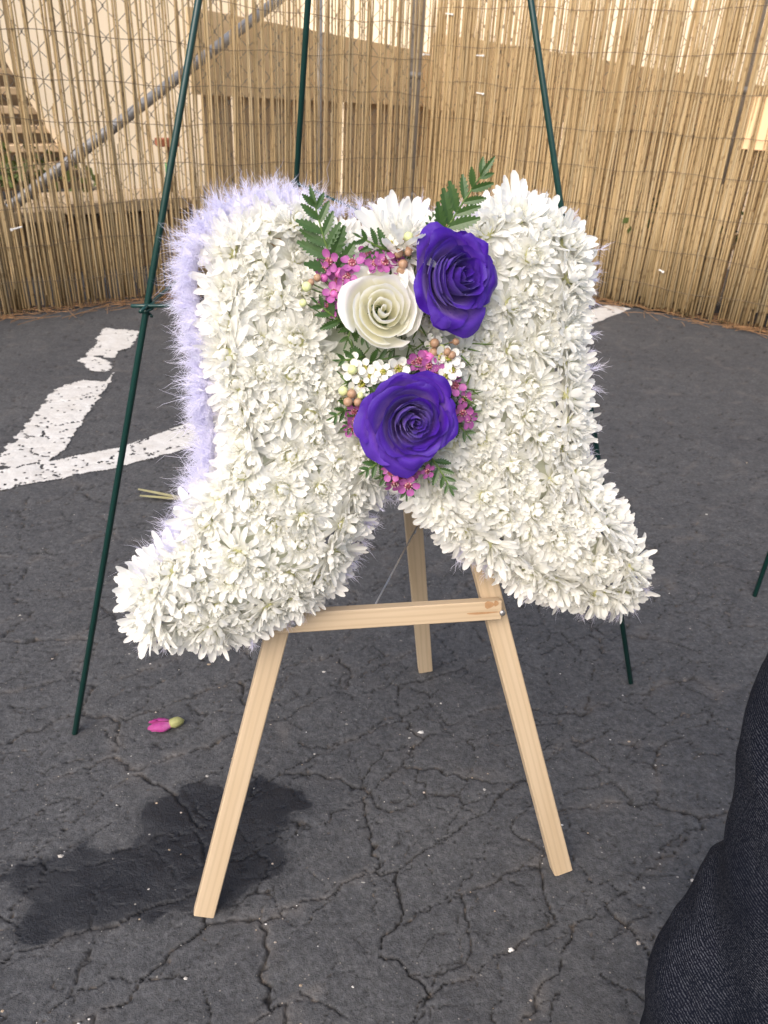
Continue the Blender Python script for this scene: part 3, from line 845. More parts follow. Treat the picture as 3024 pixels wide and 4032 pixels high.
def wire_easel(O, U, lean, half, apex_v, node_v, back_foot, label):
    """three tube legs meeting at the top, tied by bent wire braces."""
    O, U = Vector(O), Vector(U).normalized()
    B = Vector((-U.y, U.x, 0))
    V_ = ZAX * math.cos(lean) + B * math.sin(lean)
    root = thing('wire_easel', label, 'easel', Matrix.Translation(O), 'green wire easels')
    inv = root.matrix_world.inverted()
    apex = O + V_ * apex_v
    feet = [O - U * half, O + U * half, Vector(back_foot)]
    nodes = []
    for f in feet:
        d = (f - apex)
        top = apex - d.normalized() * 0.06
        leg = tube_obj('leg', [top, f + Vector((0, 0, 0.002))], 0.0035 if len(nodes) < 2 else 0.0047, M_GREEN, root, 6, inv)
        nodes.append(f.lerp(apex, node_v if len(nodes) < 2 else 0.391))
    for i, j in ((0, 1), (0, 2), (1, 2)):
        a, b = nodes[i], nodes[j]
        d = (b - a).normalized()
        dn = Vector((0, 0, -1))
        front = -B * 0.0055
        pts = [a - d * 0.016 + front, a + front * 0.9, a + (b - a) * 0.5 + front * 0.2, b - front * 0.0 + front * 0.5, b + d * 0.012 + front * 0.5]
        br = tube_obj('brace', pts, 0.0020, M_GREEN, root, 8, inv)
        # the end is wrapped round the leg
        for p in (a, b):
            legd = (apex - p).normalized()
            e1 = d; e2 = legd.cross(e1).normalized()
            ring = [p + legd * (-0.012 + 0.004 * k / 2) + (e1 * math.cos(k * 0.9) + e2 * math.sin(k * 0.9)) * 0.0060 for k in range(9)]
            tube_obj('wire_wrap', ring, 0.0017, M_GREEN, root, 6, inv)
    V, Fc = tube([apex - V_ * 0.03, apex + V_ * 0.05], 0.014, 10)
    obj('collar', mesh_np('collar', V, Fc, M_GREEN), root, inv)
    # pair of hooks that carry a wreath
    for sgn in (-1, 1):
        p = (O + U * sgn * half).lerp(apex, 0.80)
        tube_obj('hook', [p, p - B * 0.05 + ZAX * 0.01, p - B * 0.06 + ZAX * 0.03], 0.0024, M_GREEN, root, 6, inv)
    return root
wire_easel((-0.0042, 0.7441, 0), (0.9796, 0.2008, 0), math.radians(12), 0.3589, 1.45, 0.344, (-0.231, 1.50, 0), 'tall dark green wire easel standing behind the white floral tribute')
wire_easel((0.605 + 0.345 * 0.957, 1.043 + 0.345 * 0.29, 0), (0.957, 0.29, 0), math.radians(12), 0.345, 1.45, 0.344, (1.25, 1.85, 0), 'second green wire easel, only one leg showing at the right edge')

# ------------------------------------------------------------------ wooden easel and tribute share a leaning plane
EO = Vector((0.0264, 0.4813, 0))
EU = Vector((0.9825, 0.1863, 0)).normalized()
EL = math.radians(15)
EB = Vector((-EU.y, EU.x, 0))
EV = ZAX * math.cos(EL) + EB * math.sin(EL)
EN = EU.cross(EV)
EM = frame(EO, EU, EV, EN)

easel = thing('wooden_easel', 'pale pine display easel carrying the white floral tribute', 'easel', EM)
def beam(name, a, b, w, d, n_off, parent, mt=M_PINE, lift=0.0):
    """flat stick from a to b in the easel plane, w wide, d deep."""
    a = Vector((a[0], a[1], n_off)); b = Vector((b[0], b[1], n_off))
    z = (b - a); L = z.length; z.normalize()
    x = Vector((z.y, -z.x, 0)).normalized() if abs(z.z) < 0.9 else Vector((1, 0, 0))
    y = z.cross(x)
    me = box_mesh(name, w, d, L, mt, 0.0009, 0.0003)
    return obj(name, me, parent, frame(a + z * lift, x, y, z))
beam('leg', (-0.1795, 0.0035), (-0.0155, 0.60), 0.0195, 0.012, -0.006, easel)
beam('leg', (0.1795, 0.0035), (0.0075, 0.60), 0.0195, 0.012, -0.006, easel)
bar = beam('crossbar', (-0.115, 0.3003), (0.0975, 0.3005), 0.0178, 0.012, 0.0065, easel)
# back leg, from the ground behind up to the hinge
inv = EM.inverted()
ap = inv @ (EO + EV * 0.60 - EN * 0.008)
bf = inv @ Vector((0.0673, 0.8206, 0.004))
z = (ap - bf); L = z.length; z.normalize()
x = Vector((1, 0, 0)); x = (x - z * x.dot(z)).normalized(); y = z.cross(x)
back = obj('back_leg', box_mesh('back_leg', 0.019, 0.012, L, M_PINE, 0.0009), easel, frame(bf, x, y, z))
# knot and crack at the right end of the crossbar, nail heads
V, Fc = [], []
def blob(cx, cy, rx, ry, n=10):
    k = len(V)
    V.append((cx, cy, 0.0128))
    for i in range(n):
        a = 2 * math.pi * i / n
        r = 1 + 0.15 * math.sin(3 * a + cx * 90)
        V.append((cx + rx * r * math.cos(a), cy + ry * r * math.sin(a), 0.0128))
    for i in range(n): Fc.append((k, k + 1 + i, k + 1 + (i + 1) % n))
blob(0.0850, 0.3065, 0.0045, 0.0035); blob(0.0790, 0.2992, 0.0155, 0.0011); blob(0.0915, 0.3075, 0.0022, 0.0028)
obj('wood_knot', mesh_np('wood_knot', V, Fc, M_KNOT, False), easel)
for u, v_ in ((0.0975, 0.2985), (-0.088, 0.3003)):
    V, Fc = tube([(u, v_, 0.0120), (u, v_, 0.0142), (u, v_, 0.0150)], [0.0026, 0.0028, 0.0012], 10)
    obj('nail', mesh_np('nail', V, Fc, M_STEEL), easel)
# stay wire from a nail in the back leg down to the crossbar
bp = bf + z * (L * 0.478)
V, Fc = tube([bp + Vector((0.004, 0, 0.0)), bp + Vector((-0.004, -0.003, 0.022))], 0.0013, 6)
obj('nail', mesh_np('nail', V, Fc, M_STEEL), easel)
V, Fc = tube([bp + Vector((0.002, 0.001, 0.009)), (bp + Vector((-0.015, 0.30, 0.0))) / 2 * 1.0 if False else bp.lerp(Vector((-0.013, 0.306, -0.002)), 0.5) + Vector((0, -0.002, 0)), Vector((-0.016, 0.305, -0.002))], 0.0009, 6)
obj('stay_wire', mesh_np('stay_wire', V, Fc, M_STEEL), easel)

# ------------------------------------------------------------------ floral tribute
trib = thing('floral_tribute', 'white chrysanthemum funeral tribute with purple and white roses on the wooden easel', 'flower arrangement', EM)
OUT = np.array(OUTLINE)
cen = OUT.mean(0)
# foam core: the outline drawn in, with depth
def inset(poly, d):
    P = np.array(poly); n = len(P); R = []
    for i in range(n):
        a, b, c = P[i - 1], P[i], P[(i + 1) % n]
        t_ = (c - a); t_ /= np.linalg.norm(t_) + 1e-9
        R.append(b + np.array([t_[1], -t_[0]]) * d)    # outline runs clockwise: right-hand side is inside
    return np.array(R)
core = inset(OUTLINE, 0.026)
bm = bmesh.new()
vs = [bm.verts.new((p[0], p[1], 0.012)) for p in core]
f = bm.faces.new(vs)
ex = bmesh.ops.extrude_face_region(bm, geom=[f])
for e in ex['geom']:
    if isinstance(e, bmesh.types.BMVert): e.co.z = 0.034
bmesh.ops.recalc_face_normals(bm, faces=bm.faces)
bmesh.ops.triangulate(bm, faces=[f_ for f_ in bm.faces if len(f_.verts) > 4])
me = bpy.data.meshes.new('foam_base'); bm.to_mesh(me); bm.free(); me.materials.append(M_FOAM)
obj('foam_base', me, trib)

U0, V0, DSTEP = OUT[:, 0].min() - 0.05, OUT[:, 1].min() - 0.05, 0.0015
gu_, gv_ = np.meshgrid(np.arange(U0, OUT[:, 0].max() + 0.05, DSTEP), np.arange(V0, OUT[:, 1].max() + 0.05, DSTEP), indexing='ij')
SDF = poly_dist(gu_, gv_, OUTLINE) * np.where(in_poly(gu_, gv_, OUTLINE), 1, -1)
def sdist(u, v_):
    x_, y_ = (u - U0) / DSTEP, (v_ - V0) / DSTEP
    i, j = min(max(int(x_), 0), SDF.shape[0] - 2), min(max(int(y_), 0), SDF.shape[1] - 2)
    a, b = x_ - i, y_ - j
    return float((SDF[i, j] * (1 - a) + SDF[i + 1, j] * a) * (1 - b) + (SDF[i, j + 1] * (1 - a) + SDF[i + 1, j + 1] * a) * b)
def surf(u, v_):
    d = max(0.0, sdist(u, v_))
    return 0.030 + 0.022 * min(1.0, d / 0.045) ** 0.7

# chrysanthemum heads
ROWS = (0.0, 0.22, 0.45, 0.70, 0.90, 1.0)
WPROF = (0.40, 0.66, 0.88, 1.0, 0.82, 0.30)
def add_petal(V, Fc, A, L, W, az, el, curl, r0, z0, cup, tone, rr, twist=0.0):
    k = len(V)
    x, zz, e = r0, z0, el
    px = [(x, zz, e)]
    for i in range(1, len(ROWS)):
        dl = (ROWS[i] - ROWS[i - 1]) * L
        e += curl * (ROWS[i] - ROWS[i - 1]) * (1.5 if ROWS[i] > 0.5 else 0.5)
        x += math.cos(e) * dl; zz += math.sin(e) * dl
        px.append((x, zz, e))
    ca, sa = math.cos(az), math.sin(az)
    sw = rr.uniform(-0.12, 0.12)
    for i, (x, zz, e) in enumerate(px):
        w = W * WPROF[i] * 0.5
        tw = twist * ROWS[i]
        for j in (-1, 0, 1):
            lat = j * w * math.cos(tw) + sw * L * ROWS[i] ** 2
            nn = cup * w * (0.9 if j else -0.35) + j * w * math.sin(tw)
            if i == len(ROWS) - 1 and j == 0: nn -= 0.0004
            rx = x - math.sin(e) * nn; rz = zz + math.cos(e) * nn
            V.append((rx * ca - lat * sa, rx * sa + lat * ca, rz))
            A.append(min(1, tone + (1 - tone) * ROWS[i] * 0.9))
    for i in range(len(ROWS) - 1):
        for j in range(2):
            a = k + i * 3 + j
            Fc.append((a, a + 1, a + 4, a + 3))

def mum_mesh(seed, kind):
    rr = random.Random(seed)
    V, Fc, A = [], [], []
    if kind == 'field':      # packed: petals stand up and curl in
        layers = ((15, 5.5, 2.6, 72, 1.7, 1.2, 8.0, 0.55, 0.0), (19, 8.5, 3.5, 64, 1.4, 3.0, 6.5, 0.5, 0.05),
                  (24, 12.5, 4.6, 52, 0.9, 4.2, 4.5, 0.45, 0.25), (27, 16.5, 5.4, 38, 0.5, 5.0, 2.5, 0.42, 0.5), (26, 20.5, 6.0, 20, 0.1, 5.5, 0.5, 0.38, 0.7))
    elif kind == 'edge':     # open: long outer petals
        layers = ((13, 5.5, 2.6, 74, 1.6, 1.2, 8.0, 0.55, 0.0), (17, 9.5, 3.8, 62, 1.1, 3.0, 6.5, 0.5, 0.15),
                  (22, 15.0, 5.0, 46, 0.5, 4.2, 4.5, 0.42, 0.45), (25, 22.0, 5.9, 28, 0.1, 5.0, 2.5, 0.38, 0.7), (25, 28.0, 6.4, 10, -0.1, 5.5, 0.5, 0.36, 0.85))
    else:                    # the large loose head at the top
        layers = ((12, 12, 4.0, 80, 0.5, 1.2, 6.0, 0.5, 0.4), (20, 20, 5.2, 72, 0.25, 3.0, 5.0, 0.45, 0.65),
                  (28, 27, 6.4, 58, 0.1, 4.5, 3.5, 0.4, 0.85), (28, 31, 7.0, 38, 0.0, 5.5, 2.0, 0.38, 0.95), (26, 32, 7.2, 14, -0.1, 6.0, 0.0, 0.38, 1.0))
    for n, L, W, el, curl, r0, z0, cup, tone in layers:
        off = rr.uniform(0, 6.28)
        for i in range(n):
            if kind != 'top' and tone > 0.3 and rr.random() < 0.06: continue
            add_petal(V, Fc, A, L * rr.uniform(0.80, 1.14) * 1e-3, W * rr.uniform(0.8, 1.15) * 1e-3, off + 2 * math.pi * (i + rr.uniform(-0.35, 0.35)) / n,
                      math.radians(el + rr.gauss(0, 11)), curl + rr.gauss(0, 0.35), r0 * 1e-3, (z0 + rr.gauss(0, 0.8)) * 1e-3, cup * rr.uniform(0.5, 1.5), tone, rr, rr.gauss(0, 0.35))
    # calyx plug below
    v, f = tube([(0, 0, -0.006), (0, 0, 0.004), (0, 0, 0.010)], [0.004, 0.007, 0.003], 8)
    Fc += [tuple(q + len(V) for q in t_) for t_ in f]; V += v; A += [0.0] * len(v)
    return mesh_np('chrysanthemum', V, Fc, M_MUM, True, {'pt': A})
MUM_F = [mum_mesh(100 + i, 'field') for i in range(8)]
MUM_E = [mum_mesh(200 + i, 'edge') for i in range(7)]
MUM_T = mum_mesh(300, 'top')

rr = random.Random(21)
heads = []
# rim, walked along the outline
rim = inset(OUTLINE, 0.0170)
per = np.concatenate([rim, rim[:1]])
acc = 0.0; last = None
for i in range(len(rim)):
    a, b = per[i], per[i + 1]
    L_ = np.linalg.norm(b - a)
    n = max(1, int(L_ / 0.004))
    for k in range(n):
        p = a + (b - a) * k / n
        if sdist(p[0], p[1]) < 0.0130: continue
        if all((p[0] - h[0]) ** 2 + (p[1] - h[1]) ** 2 > 0.0215 ** 2 for h in heads):
            heads.append((p[0], p[1], 'edge'))
umin, umax, vmin, vmax = OUT[:, 0].min(), OUT[:, 0].max(), OUT[:, 1].min(), OUT[:, 1].max()
for tries in range(9000):
    u, v_ = rr.uniform(umin, umax), rr.uniform(vmin, vmax)
    if sdist(u, v_) < 0.021: continue
    if all((u - h[0]) ** 2 + (v_ - h[1]) ** 2 > 0.0194 ** 2 for h in heads):
        heads.append((u, v_, 'field'))
for u, v_, kind in heads:
    if any((u - q[0]) ** 2 + (v_ - q[1]) ** 2 < 0.033 ** 2 for q in ROSES): continue
    if kind == 'field' and any((u - q[0]) ** 2 + (v_ - q[1]) ** 2 < 0.0095 ** 2 for q in PINK + WHITE): continue
    d = sdist(u, v_)
    # outward direction in the plane
    e = 0.004
    gu = sdist(u + e, v_) - sdist(u - e, v_); gv = sdist(u, v_ + e) - sdist(u, v_ - e)
    gl = math.hypot(gu, gv) + 1e-6
    tilt = (0.62 if kind == 'edge' else 0.0) * max(0.0, 1 - d / 0.045) * 1.35 + rr.uniform(0, 0.22)
    if kind == 'field': tilt = 0.45 * max(0.0, 1 - d / 0.06) + rr.uniform(0, 0.2)
    ax = Vector((-gu / gl * math.sin(tilt) + rr.gauss(0, 0.10), -gv / gl * math.sin(tilt) + rr.gauss(0, 0.10), math.cos(tilt)))
    me = rr.choice(MUM_E if kind == 'edge' else MUM_F)
    o = bpy.data.objects.new('chrysanthemum', me)
    link(o, trib, zframe((u, v_, surf(u, v_) - 0.009 + rr.uniform(-0.003, 0.003)), ax, rr.uniform(0, 6.28), rr.uniform(0.88, 1.08) if kind == 'edge' else rr.uniform(0.76, 1.0)))
o = bpy.data.objects.new('chrysanthemum', MUM_T)
link(o, trib, zframe((-0.006, 0.603, 0.048), (0.0, 0.66, 0.70), 1.0, 1.06))
o['label'] = 'large loose white bloom at the top centre'
print('mums', len(heads))

# feather boa behind the rim
def feathers(path):
    """plumes of fine wavy barbs rooted along the path."""
    P = np.array(path); n = len(P)
    r3 = np.random.default_rng(4)
    VV, QQ, TT, off = [], [], [], 0
    for i in range(n):
        a, b = P[i], P[(i + 1) % n]
        L_ = np.linalg.norm(b - a); mid = (a + b) / 2
        tg = (b - a) / (L_ + 1e-9)
        nor = np.array([-tg[1], tg[0]])
        if sdist(*(mid + nor * 0.02)) > sdist(*(mid - nor * 0.02)): nor = -nor
        left = mid[0] < -0.060 and mid[1] > 0.33
        back = 0.003 if left else 0.006
        a, b = a - nor * back, b - nor * back
        npl = int(L_ * (2300 if left else 620)) + 1
        if mid[0] > 0.09 and mid[1] > 0.40: npl = npl // 3 + 1
        if mid[1] < 0.345: npl = npl // 2 + 1
        per = 32
        m_ = npl * per
        pa, pa2 = r3.normal(0, 0.9, npl), r3.normal(0, 0.55, npl)
        pl = np.minimum(r3.gamma(12, 0.00125, npl), 0.024) if left else np.minimum(r3.gamma(6, 0.0019, npl), 0.018)
        pp = a + (b - a) * r3.random(npl)[:, None]
        pz = 0.020 + r3.normal(0, 0.006, npl)
        rep = lambda q: np.repeat(q, per, 0)
        # barbs leave the quill all along it
        st = r3.random(m_) ** 0.8 * 0.75
        an, an2 = rep(pa) + r3.normal(0, 0.42, m_), rep(pa2) + r3.normal(0, 0.42, m_)
        def vec(u_, w_):
            q = nor * (np.cos(w_) * np.cos(u_))[:, None] + tg * (np.sin(w_) * np.cos(u_))[:, None]
            return np.concatenate([q, (np.sin(u_) * 0.8)[:, None]], 1)
        quill = vec(rep(pa), rep(pa2)); d3 = vec(an, an2)
        p3 = np.concatenate([rep(pp), rep(pz)[:, None]], 1) + quill * (rep(pl) * st)[:, None]
        ln = rep(pl) * r3.uniform(0.35, 0.75, m_)
        ln = np.where(r3.random(m_) < 0.012, ln * 1.8, ln)
        bend = (r3.normal(0, 0.25, (m_, 3)) + np.array([0, -0.12, 0])) * ln[:, None]
        wob = r3.normal(0, 0.10, (m_, 3)) * ln[:, None]
        q1 = p3 + d3 * ln[:, None] * 0.38 + wob
        q2 = p3 + d3 * ln[:, None] * 0.72 + bend * 0.45 - wob * 0.6
        q3 = p3 + d3 * ln[:, None] + bend
        w = np.cross(d3, np.array([0.3, 0.2, 1.0]) + r3.normal(0, 0.5, (m_, 3)))
        w /= np.linalg.norm(w, axis=1)[:, None] + 1e-9
        w *= 0.00013
        VV.append(np.stack([p3 - w * 1.3, p3 + w * 1.3, q1 + w, q1 - w, q2 + w * 0.7, q2 - w * 0.7, q3], 1).reshape(-1, 3))
        k = off + np.arange(m_)[:, None] * 7
        QQ += [k + np.array([0, 1, 2, 3]), k + np.array([3, 2, 4, 5])]; TT.append(k + np.array([5, 4, 6])); off += m_ * 7
    V = np.concatenate(VV); Fc = np.concatenate(QQ).tolist() + np.concatenate(TT).tolist()
    cv, cf = tube([(q[0], q[1], 0.018) for q in path if q[0] < -0.060 and q[1] > 0.33], 0.0065, 7)
    Fc += [tuple(i + len(V) for i in q) for q in cf]; V = np.concatenate([V, np.array([tuple(q) for q in cv])])
    return mesh_np('feather_trim', V, Fc, M_FEATH)
o = obj('feather_trim', feathers(BOA), trib)
o['label'] = 'fluffy pale lavender feather edging'

# roses
def rose(centre, axis, R, n, mt, open_, seed, spin, squash=1.0, deep=1.0, wide=1.0, cup=0.0):
    rr = random.Random(seed)
    root = bpy.data.objects.new('rose', None); root.empty_display_size = 0.02
    link(root, trib, zframe(centre, axis, spin) @ Matrix.Diagonal((1, squash, deep, 1)))
    nt, ns = 11, 15
    for i in range(n):
        f = i / (n - 1)
        ff = max(0.0, f ** 0.80 + rr.gauss(0, 0.014))
        phi = i * 2.39996 + rr.gauss(0, 0.28)
        o_ = open_ + rr.gauss(0, 0.13)
        hi = rr.gauss(0, 0.022)
        c0 = (0.03 + 0.05 * ff, 0.0)
        c1 = (0.06 + 0.50 * ff, 0.16 - 0.05 * ff)
        c2 = (0.07 + (0.64 + 0.10 * cup) * ff + 0.10 * o_ * ff ** 3, 0.55 - 0.08 * ff + hi + 0.06 * cup * ff)
        c3 = (0.030 + (0.58 + 0.05 * o_) * ff + 0.27 * o_ * ff ** 3.5, 0.80 - 0.13 * ff - 0.30 * o_ * ff ** 3 + hi + 0.06 * cup * ff)
        tipk = rr.uniform(0.05, 0.13) * (0.25 + ff ** 2) * max(0.1, o_)
        half = (1.9 * (1 - ff) + 0.98 * ff) * rr.uniform(0.82, 1.14) * wide
        ph, ph2 = rr.uniform(0, 6.28), rr.uniform(0, 6.28)
        rough = 0.010 + 0.030 * ff
        skew = rr.gauss(0, 0.08)
        V, A = [], []
        for a in range(nt):
            t_ = a / (nt - 1)
            for b in range(ns):
                s_ = -1 + 2 * b / (ns - 1)
                te = t_ * (1 - 0.30 * abs(s_) ** 2.4) * (1 + 0.05 * math.sin(2.3 * s_ + ph) + skew * s_)
                te = min(te, 1.08)
                u_ = 1 - te
                rho = u_ ** 3 * c0[0] + 3 * u_ * u_ * te * c1[0] + 3 * u_ * te * te * c2[0] + te ** 3 * c3[0]
                zz = u_ ** 3 * c0[1] + 3 * u_ * u_ * te * c1[1] + 3 * u_ * te * te * c2[1] + te ** 3 * c3[1]
                lip = max(0, te - 0.80) / 0.20
                rho += tipk * lip ** 1.5; zz -= tipk * 0.8 * lip ** 2.2
                wv_ = rough * (math.sin(3.6 * s_ + ph) + 0.7 * math.sin(8 * s_ + ph2) + 0.35 * math.sin(15 * s_ + ph)) * te ** 3
                rho += wv_ * 0.6; zz += wv_ * 0.8
                zz += 0.035 * ff * max(0, 1 - abs(s_ - skew) * 3.5) * lip
                rho *= 1 + 0.16 * s_ * (0.55 + 0.45 * (1 - ff))
                wd = half * (0.40 + 0.60 * math.sin(min(1, te * 1.25) * math.pi / 2))
                an = phi + s_ * wd
                V.append((rho * math.cos(an) * R, rho * math.sin(an) * R, zz * R))
                edge = max(te / 1.0, abs(s_) ** 3 * (0.5 + 0.5 * te))
                A.append(min(1, max(0, (edge - 0.48) / 0.40)) ** 1.5)
        o = obj('petal', mesh_np('petal', V, grid_faces(nt, ns), mt, True, {'pt': A}), root)
    v, f_ = tube([(0, 0, -0.9 * R), (0, 0, -0.1 * R), (0, 0, 0.10 * R)], [0.06 * R, 0.07 * R, 0.22 * R], 8)
    obj('calyx', mesh_np('calyx', v, f_, M_STEM), root)
    return root
(r1, r2, r3_) = ROSES
rose((r1[0], r1[1], 0.062), (0.04, -0.06, 1.0), 0.0420, 44, M_PURPLE, 0.90, 5, 0.4, 1.0, 1.0, 0.8)['label'] = 'lower violet rose, wide open'
rose((r2[0], r2[1] + 0.002, 0.059), (-0.06, 0.20, 1.0), 0.0400, 17, M_CREAM, 0.70, 9, 2.0, 0.92, 1.0, 1.1, 0.5)['label'] = 'creamy white rose between the violet ones'
rose((r3_[0] - 0.007, r3_[1], 0.060), (0.32, 0.12, 1.0), 0.0405, 44, M_PURPLE, 0.85, 14, 1.5708, 0.92, 1.2, 0.8)['label'] = 'upper violet rose, turned to the right'

# ferns
def leaflet_mesh(seed, teeth=8):
    rr = random.Random(seed)
    V, Fc = [], []
    k = 0
    # unit length along +x, folded along the midrib
    mids = []
    n = teeth * 2
    for i in range(n + 1):
        t_ = i / n
        V.append((t_, 0, 0.02 * math.sin(t_ * 3.1)))
    for side in (-1, 1):
        e0 = len(V)
        for i in range(n + 1):
            t_ = i / n
            w = 0.205 * math.sin(math.pi * min(1, t_ * 0.90 + 0.10)) ** 0.8
            if i % 2: w *= 1.0
            else: w *= 0.66
            V.append((min(1.0, t_ + (0.055 if i % 2 else 0.0)), side * w, 0.02 * math.sin(t_ * 3.1) + 0.28 * w + rr.uniform(-0.006, 0.006)))
        for i in range(n):
            q = (i, i + 1, e0 + i + 1, e0 + i)
            Fc.append(q if side < 0 else q[::-1])
    return mesh_np('leaflet', V, Fc, M_FERN, False)
LEAF = [leaflet_mesh(i, 7 + i % 3) for i in range(4)]
def fern(a, b, n, z, seed, width=0.36, rise=0.006, bow=0.1):
    rr = random.Random(seed)
    a3, b3 = Vector((a[0], a[1], z)), Vector((b[0], b[1], z + rise))
    root = bpy.data.objects.new('fern_frond', None); root.empty_display_size = 0.02
    d = (b3 - a3); L_ = d.length; d.normalize()
    nrm = Vector((0, 0, 1)); nrm = (nrm - d * nrm.dot(d)).normalized()
    side = nrm.cross(d)
    link(root, trib, frame(a3, d, side, nrm))
    pts = [(t_ * L_ * 0.97, bow * L_ * t_ * (1 - t_) * 1.2, 0.004 * math.sin(t_ * 3)) for t_ in (0, 0.25, 0.5, 0.75, 1)]
    obj('rachis', mesh_np('rachis', *tube(pts, [0.0010, 0.0009, 0.0008, 0.0006, 0.0003], 5), M_STEM), root)
    def at(t_): return Vector((t_ * L_ * 0.97, bow * L_ * t_ * (1 - t_) * 1.2, 0.004 * math.sin(t_ * 3)))
    for i in range(n):
        t_ = 0.12 + 0.80 * i / n
        for sgn in (-1, 1):
            ln = L_ * width * (1 - 0.72 * t_ ** 1.3) * rr.uniform(0.9, 1.1)
            an = sgn * math.radians(52 - 22 * t_ + rr.gauss(0, 5))
            m = Matrix.Translation(at(t_ + (0.03 if sgn > 0 else 0))) @ Matrix.Rotation(an, 4, 'Z') @ Matrix.Rotation(rr.gauss(-0.08, 0.15), 4, 'Y') @ Matrix.Rotation(rr.gauss(0, 0.2), 4, 'X') @ Matrix.Diagonal((ln, ln * 1.05, ln, 1))
            link(bpy.data.objects.new('leaflet', rr.choice(LEAF)), root, m)
    m = Matrix.Translation(at(0.80)) @ Matrix.Rotation(-0.05, 4, 'Z') @ Matrix.Diagonal((L_ * 0.22, L_ * 0.17, L_ * 0.2, 1))
    link(bpy.data.objects.new('leaflet', LEAF[0]), root, m)
    return root
spec = ((6, 0.062, 0.40), (6, 0.066, 0.34), (3, 0.060, 0.5), (3, 0.058, 0.5), (3, 0.062, 0.55), (4, 0.058, 0.42), (3, 0.066, 0.5), (3, 0.055, 0.5), (3, 0.058, 0.5), (2, 0.050, 0.55))
for i, ((a, b), (n, z, w)) in enumerate(zip(FERNS, spec)):
    fern(a, b, n, z, 40 + i, w)

# darker bedding fronds under the blossoms
rr = random.Random(77)
for u, v_, n_ in ((-0.040, 0.555, 5), (-0.010, 0.570, 4), (0.004, 0.500, 5), (-0.030, 0.485, 4), (0.034, 0.480, 4), (-0.002, 0.440, 4), (-0.030, 0.520, 3)):
    for k in range(n_):
        an = 2 * math.pi * (k + rr.random() * 0.6) / n_
        fern((u, v_), (u + 0.026 * math.cos(an), v_ + 0.026 * math.sin(an)), 3, 0.050 + 0.003 * (k % 3), 90 + k, 0.5, 0.008)
# wax flowers, buds and their stems
def blossom_mesh(seed, mt, cup, R):
    rr = random.Random(seed)
    V, Fc, A, mi = [], [], [], []
    for k in range(5):
        az = 2 * math.pi * k / 5 + rr.gauss(0, 0.08)
        b0 = len(V)
        V.append((0.62 * R * math.cos(az), 0.62 * R * math.sin(az), 0.12 * R)); A.append(0.7)
        lift = rr.uniform(0.05, 0.35)
        for i in range(9):
            an = 2 * math.pi * i / 9
            r_ = 0.62 * R + 0.36 * R * math.cos(an); l_ = 0.34 * R * math.sin(an)
            V.append((r_ * math.cos(az) - l_ * math.sin(az), r_ * math.sin(az) + l_ * math.cos(az), (0.12 + lift * (r_ / R - 0.3) + 0.10 * (l_ / (0.34 * R)) ** 2) * R))
            A.append(0.35 if r_ < 0.4 * R else 1.0)
        for i in range(9):
            Fc.append((b0, b0 + 1 + i, b0 + 1 + (i + 1) % 9)); mi.append(0)
    v, f = tube([(0, 0, -0.55 * R), (0, 0, -0.1 * R), (0, 0, 0.20 * R), (0, 0, 0.10 * R)], [0.06 * R, 0.24 * R, 0.34 * R, 0.12 * R], 10)
    k = len(V)
    Fc += [tuple(q + k for q in t_) for t_ in f]; V += v; A += [0.0] * len(v); mi += [1] * len(f)
    for i in range(7):
        an = 2 * math.pi * i / 7
        v, f = tube([(0.30 * R * math.cos(an), 0.30 * R * math.sin(an), 0.15 * R), (0.27 * R * math.cos(an), 0.27 * R * math.sin(an), 0.36 * R)], 0.035 * R, 4)
        k = len(V)
        Fc += [tuple(q + k for q in t_) for t_ in f]; V += v; A += [0.0] * len(v); mi += [2] * len(f)
    me = mesh_np('wax_flower', V, Fc, mt, True, {'pt': A})
    me.materials.append(cup); me.materials.append(M_STAMEN)
    me.polygons.foreach_set('material_index', mi)
    return me
BP = [blossom_mesh(i, M_PINKP, M_CUPP, 0.0085) for i in range(3)]
BW = [blossom_mesh(10 + i, M_WAXW, M_CUPW, 0.0088) for i in range(3)]
def bud_mesh(name, mt, r):
    V, Fc = tube([(0, 0, -2.0 * r), (0, 0, -0.9 * r), (0, 0, -0.4 * r), (0, 0, 0.2 * r), (0, 0, 0.7 * r), (0, 0, 0.98 * r)], [0.16 * r, 0.34 * r, 0.8 * r, r, 0.76 * r, 0.25 * r], 9)
    return mesh_np(name, V, Fc, mt)
BT, BG, BK = bud_mesh('bud', M_BTAN, 0.0034), bud_mesh('bud', M_BGRN, 0.0034), bud_mesh('bud', M_BPNK, 0.0036)
rr = random.Random(33)
ROOTS = [Vector((-0.034, 0.556, 0.040)), Vector((-0.002, 0.556, 0.045)), Vector((0.008, 0.525, 0.045)), Vector((-0.034, 0.505, 0.045)), Vector((0.036, 0.505, 0.045)), Vector((-0.004, 0.455, 0.045))]
